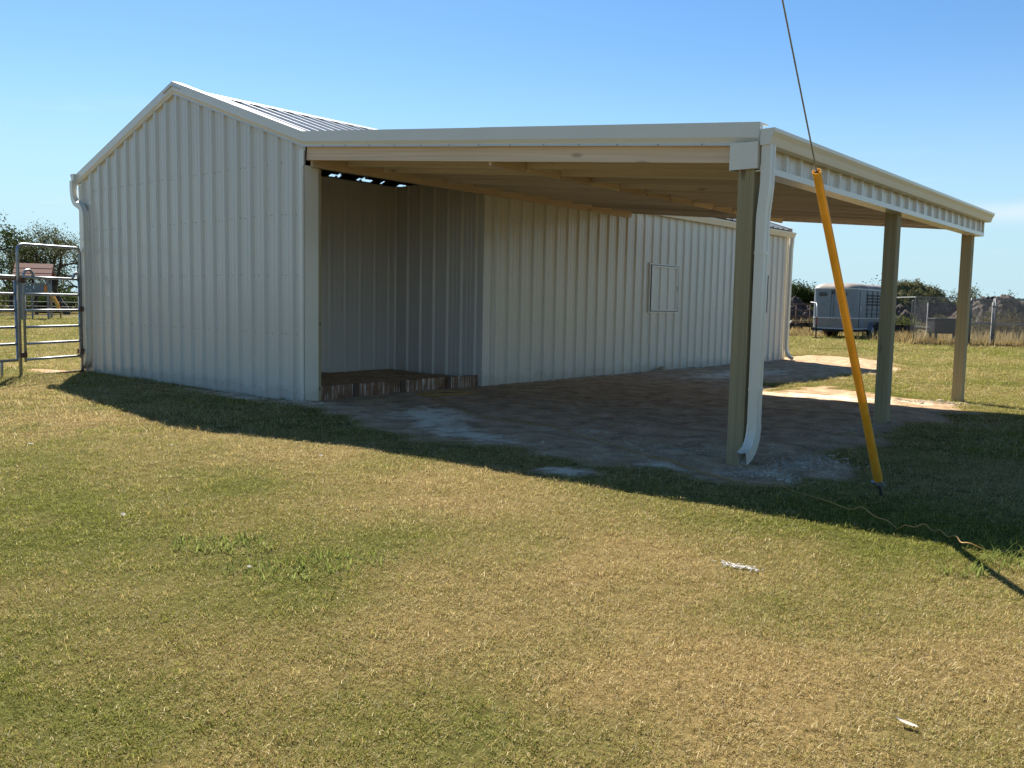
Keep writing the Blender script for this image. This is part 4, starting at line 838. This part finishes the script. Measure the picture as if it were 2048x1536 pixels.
lowtrailer(-9.0,36.2,YAW+.1,'dark low utility trailer between the barn corner and the horse trailer'); lowtrailer(-4.55,36.9,YAW-.1,'dark low trailer partly hidden behind the middle post')

# ------------------------------------------------------------------ soil heaps and scrub on the right
m, t, b = new('heap_soil'); n2 = noise(t, 3.2, 7, .72); n3 = noise(t, .35, 5)
r = ramp(t, n2.outputs[0], [(.3,(.03,.022,.017)),(.55,(.075,.055,.043)),(.75,(.17,.14,.115))]); c = mixc(t, A(t,'grown'), r.outputs[0], ramp(t, n2.outputs[0], [(.3,(.05,.06,.022)),(.7,(.14,.14,.06))]).outputs[0]); t.links.new(c, b.inputs['Base Color']); b.inputs['Roughness'].default_value = .95; bump(t, b, n2.outputs[0], 1, .12); MAT['heap'] = m
def heap(x, y, rx, ry, h, seed, label, grown=0.0, name='soil_heap'):
    xs_ = np.linspace(-1.25,1.25,150); X, Y = np.meshgrid(xs_*rx, xs_*ry); R = np.hypot(X/rx, Y/ry)
    rg = fbm(X+seed*7, Y+seed*3, .8, seed, 4); Z = h*np.clip(1-R**1.6,-.3,1)*(.72+.5*fbm(X, Y, 3.5, seed+2, 3)) + (np.abs(rg-.5)*-2.2+.35)*.8*np.clip(1.2-R,0,1) + (fbm(X,Y,.22,seed+5,2)-.5)*.22*np.clip(1.25-R,0,1)
    V = np.stack([X, Y, np.maximum(Z,-.15)], -1).reshape(-1,3); I = np.arange(22500).reshape(150,150); F = np.stack([I[:-1,:-1],I[:-1,1:],I[1:,1:],I[1:,:-1]],-1).reshape(-1,4)
    me = bpy.data.meshes.new(name); me.from_pydata(V.tolist(), [], F.tolist()); me.update(); g = smooth(.55*h,.85*h,V[:,2]+(fbm(V[:,0],V[:,1],1.0,3)-.5)*h*.5)*grown; attr(me,'grown',g)
    o = link(name, me, MAT['heap']); o.location = (x, y, 0); o.rotation_euler.z = YAW; tag(o, label, 'soil heap'); return o, V, g
MAT['heapgrow'] = leafmat('heap_growth_leaves', (.075,.08,.035), (.17,.165,.08), .3)
o1, V1, g1 = heap(-7.0,48.8,4.4,3.6,2.85,2,'large dark soil heap with green growth on top behind the middle post',1.0)
heap(-2.2,48.6,3.6,2.6,1.9,4,'lower dark soil heap behind the dog kennel'); heap(-14.5,49.0,2.6,2.0,2.0,6,'small reddish soil heap behind the pipe pen left of the trailer')
# growth covering the top of the big heap
q = np.random.default_rng(12); top = V1[(g1 > .35)]; V, F = [], []; leaves(V, F, top+np.array([0,0,.05]), 8000, .09, .06, q)
me = bpy.data.meshes.new('heap_growth'); me.from_pydata(V, [], F); me.update(); link('growth', me, MAT['heapgrow'], o1, kind='stuff')
tree(-15.8,53.5,3.4,1.0,21,MAT['leafdk'],'dark bushy tree between the barn end and the horse trailer',6500,.16,.1,.075,.26,.10,limbs=5,depth=4)
tree(-9.2,52.5,3.5,1.0,23,MAT['leafbr'],'nearly bare thin tree beside the top of the large soil heap',260,.3,0,.08,.3,.06,depth=4)
GS = 'scrub bushes behind the dog kennel'
for i, (x, y, r_, h_, mt, lb) in enumerate([(-7.4,60.5,2.6,3.1,'leafdk','dark green bush on the skyline left of the farthest post'),(-5.6,56.5,2.2,2.9,'leafgr','green bush with a pointed top right of the farthest post'),(-3.2,53.5,2.4,2.5,'leafgr','green scrub bush behind the kennel gate'),(-1.6,47.0,1.7,1.6,'leafbr','brown dry bush low behind the kennel gate'),(.5,50.5,2.6,2.7,'leafdk','dark scrub bush behind the right kennel panel'),(3.2,50.0,2.4,2.6,'leafgr','olive scrub bush at the right edge behind the kennel'),(-.6,41.0,1.1,.95,'leafbr','low brown weedy bush just behind the kennel gate bottom'),(1.6,43.5,1.3,1.2,'leafgr','low green bush behind the right kennel panel'),(-9.8,43.0,.8,1.3,'leafgr','small green bush against the left side of the horse trailer'),(-4.6,40.0,.9,1.0,'leafgr','small yellow green bush right of the middle post'),(-2.9,42.0,1.0,1.1,'leafbr','brown bush left of the kennel corner')]): bush(x, y, r_, h_, 80+i, MAT[mt], lb, 2400 if h_ > 2 else 1100, .09, GS)
# dry weeds standing along the kennel, trailer and heaps (stuff)
V, F = [], []; q = np.random.default_rng(9)
def weeds(n, fx, h0, h1):
    for i in range(n):
        x, y = fx(); h_ = h0+(h1-h0)*q.random()**1.6; a = q.random()*6.283; w = .010+.012*q.random(); lx, ly = q.normal(0,.22,2)*h_; b0 = len(V); dx, dy = math.cos(a)*w, math.sin(a)*w
        V.extend([(x-dx,y-dy,0),(x+dx,y+dy,0),(x+dx*.7+lx*.4,y+dy*.7+ly*.4,h_*.6),(x-dx*.7+lx*.4,y-dy*.7+ly*.4,h_*.6),(x+lx,y+ly,h_)]); F.extend([(b0,b0+1,b0+2,b0+3),(b0+3,b0+2,b0+4)])
def along(p, q_, s_): 
    def f():
        t = q.random(); return p[0]+(q_[0]-p[0])*t+q.normal(0,s_), p[1]+(q_[1]-p[1])*t+q.normal(0,s_)
    return f
weeds(3000, along((-1.2,29.4),(4,33.6),.18), .05, .36); weeds(3500, along((-3.5,36),(4,42),1.6), .1, .6); weeds(2500, along((-10.5,35.2),(-7.2,34.2),.5), .1, .5); weeds(4000, along((-14,42),(-4,43.5),1.5), .2, .9); weeds(1800, along((-3.6,33.5),(-1.5,31.0),.5), .08, .5)
me = bpy.data.meshes.new('dry_weeds'); me.from_pydata(V, [], F); me.update(); o = link('dry_weeds', me, MAT['straw'], kind='stuff'); o['label'] = 'tall dry weeds along the kennel and the trailer'

MAT['kennel'] = simple('dull_galvanised_pipe', (.12,.13,.14), (.20,.21,.22), 6, .55, .4)
# ------------------------------------------------------------------ chain link dog kennel
kn = empty('dog_kennel', (-1.1,29.28,0), 'chain link dog kennel with a gate, right of the middle post', 'kennel', None, YAW-.02)
KH = 1.83
def frame(x0, x1, z0, z1, y, r_=.024, name='panel_frame', mid=True):
    f = MB().tube([(x0+.09,y,z1)]+arc((x0+.06,y,z1),(x0,y,z1),(x0,y,z1-.07),4)+[(x0,y,z0),(x1,y,z0),(x1,y,z1-.07)]+arc((x1,y,z1-.07),(x1,y,z1),(x1-.06,y,z1),4)+[(x0+.09,y,z1)], r_, 6, cap=False).build(name, MAT['kennel'], kn, smooth=True)
    mesh_ = MB(); st_ = .085; w, h_ = x1-x0, z1-z0; k = -h_
    while k < w:
        for sg in (1, -1):
            a0_, a1_ = max(0, k), min(w, k+h_); 
            if a1_-a0_ > .03:
                za, zb = a0_-k, a1_-k
                if sg < 0: za, zb = h_-za, h_-zb
                mesh_.tube([(x0+a0_,y+.004*sg,z0+za),(x0+a1_,y+.004*sg,z0+zb)], .0016, 3, cap=False)
        k += st_
    mesh_.build('chain_link', MAT['kennel'], f, kind='stuff', recalc=False)
    if mid: MB().tube([(x0,y,z0+.80),(x1,y,z0+.80)], .020, 6).build('mid_rail', MAT['kennel'], f, smooth=True)
    return f
frame(0,2.02,.05,KH,0,mid=False); MB().tube([(.02,0,.70),(.6,0,.70)], .02, 6).build('rail', MAT['ttrim'], kn)
frame(2.10,2.95,.06,KH-.07,0,.022,'gate_frame'); frame(3.06,6.1,.04,KH,0)
for x_ in (2.06,2.14,3.00,3.06): MB().tube([(x_,0,-.05),(x_,0,KH+.01)], .028, 6).build('post', MAT['kennel'], kn, smooth=True)
frame(.9,1.55,.2,KH-.1,2.4,.02,mid=False); frame(3.1,6.1,.05,KH,3.05)
MB().tube([(0,0,KH),(0,3.05,KH)], .022, 6).build('side_rail', MAT['kennel'], kn); MB().tube([(0,3.05,0),(0,3.05,KH)], .022, 6).build('post', MAT['kennel'], kn); MB().tube([(3.5,0,KH+.02)]+arc((3.5,0,KH+.05),(4.1,1.2,KH+.18),(5.2,2.5,KH+.02),6), .012, 5).build('top_cable', MAT['dark'], kn)
for z_ in (.35,1.5): MB().box((2.93,-.04,z_),(3.06,.04,z_+.05)).build('hinge_clamp', MAT['kennel'], kn)
MAT['blackbox'] = flat('black_plastic', (.022,.022,.024), .5)
bx = empty('black_bin', (-.98,31.35,0), 'black bin on legs inside the left part of the dog kennel', 'bin', None, YAW)
o = MB().box((-.05,-.3,.42),(1.12,.35,.98)).build('tub', MAT['blackbox'], bx); bevel(o, .04); o = MB().box((-.08,-.33,.98),(1.15,.38,1.03)).build('lid', MAT['blackbox'], bx); bevel(o, .015)
for x_ in (.05,1.0): 
    for y_ in (-.22,.27): MB().box((x_-.04,y_-.04,-.02),(x_+.04,y_+.04,.42)).build('leg', MAT['blackbox'], bx)
# ------------------------------------------------------------------ small pale scraps lying on the lawn
MAT['scrap'] = leafmat('pale_scrap', (.55,.53,.48), (.75,.73,.69), .3)
def scrap(x, y, s_, seed, label, name='dry_leaf', cat='scrap', elong=1.6):
    q = np.random.default_rng(seed); n = 6; V = []
    for i in range(n+1):
        t = i/n*2-1; w = (1-t*t)**.6*s_/elong*(.8+.4*q.random()); z_ = .010+.4*s_*t*t*.5+q.normal(0,.001); V += [(t*s_, -w, z_+.3*w), (t*s_, 0, z_), (t*s_, w, z_+.35*w)]
    F = []
    for i in range(n): F += [(3*i,3*i+3,3*i+4,3*i+1),(3*i+1,3*i+4,3*i+5,3*i+2)]
    o = MB().add(V, F).build(name, MAT['scrap'], recalc=False); o.location = (x, y, float(gz(x, y))+.002); o.rotation_euler = (q.normal(0,.2), q.normal(0,.2), q.random()*6); return tag(o, label, cat, 'pale scraps on the lawn')
ff = scrap(8.34,-3.94,.035,1,'white fluffy feather on the dry grass at the lower right','feather','feather',3.2); ff.rotation_euler.z = YAW-.75
for i, (x, y, s_, lb) in enumerate([(1.15,-3.71,.025,'pale scrap on the lawn far left of the shadow'),(3.27,-2.29,.02,'pale scrap at the shadow edge below the barn corner'),(4.12,-4.36,.022,'whitish scrap left of the bright green clump'),(5.49,-4.41,.015,'small white scrap between the two foreground clumps'),(2.0,-2.9,.016,'tiny pale scrap in the straw below the gable shadow')]): scrap(x, y, s_, 20+i, lb)
pw = [(7.19+rng.normal(0,.05), -2.72+rng.normal(0,.018)) for _ in range(140)]; mb = MB()
for x, y in pw: c_ = Vector((x, y, float(gz(x,y))+.012)); mb.obox(c_, Vector((1,0,0)), Vector((0,1,0)), Vector((0,0,1)), (.0035,.0025,.002))
o = mb.build('white_powder', MAT['scrap'], kind='stuff'); o['label'] = 'spilled white powder on the dry lawn'
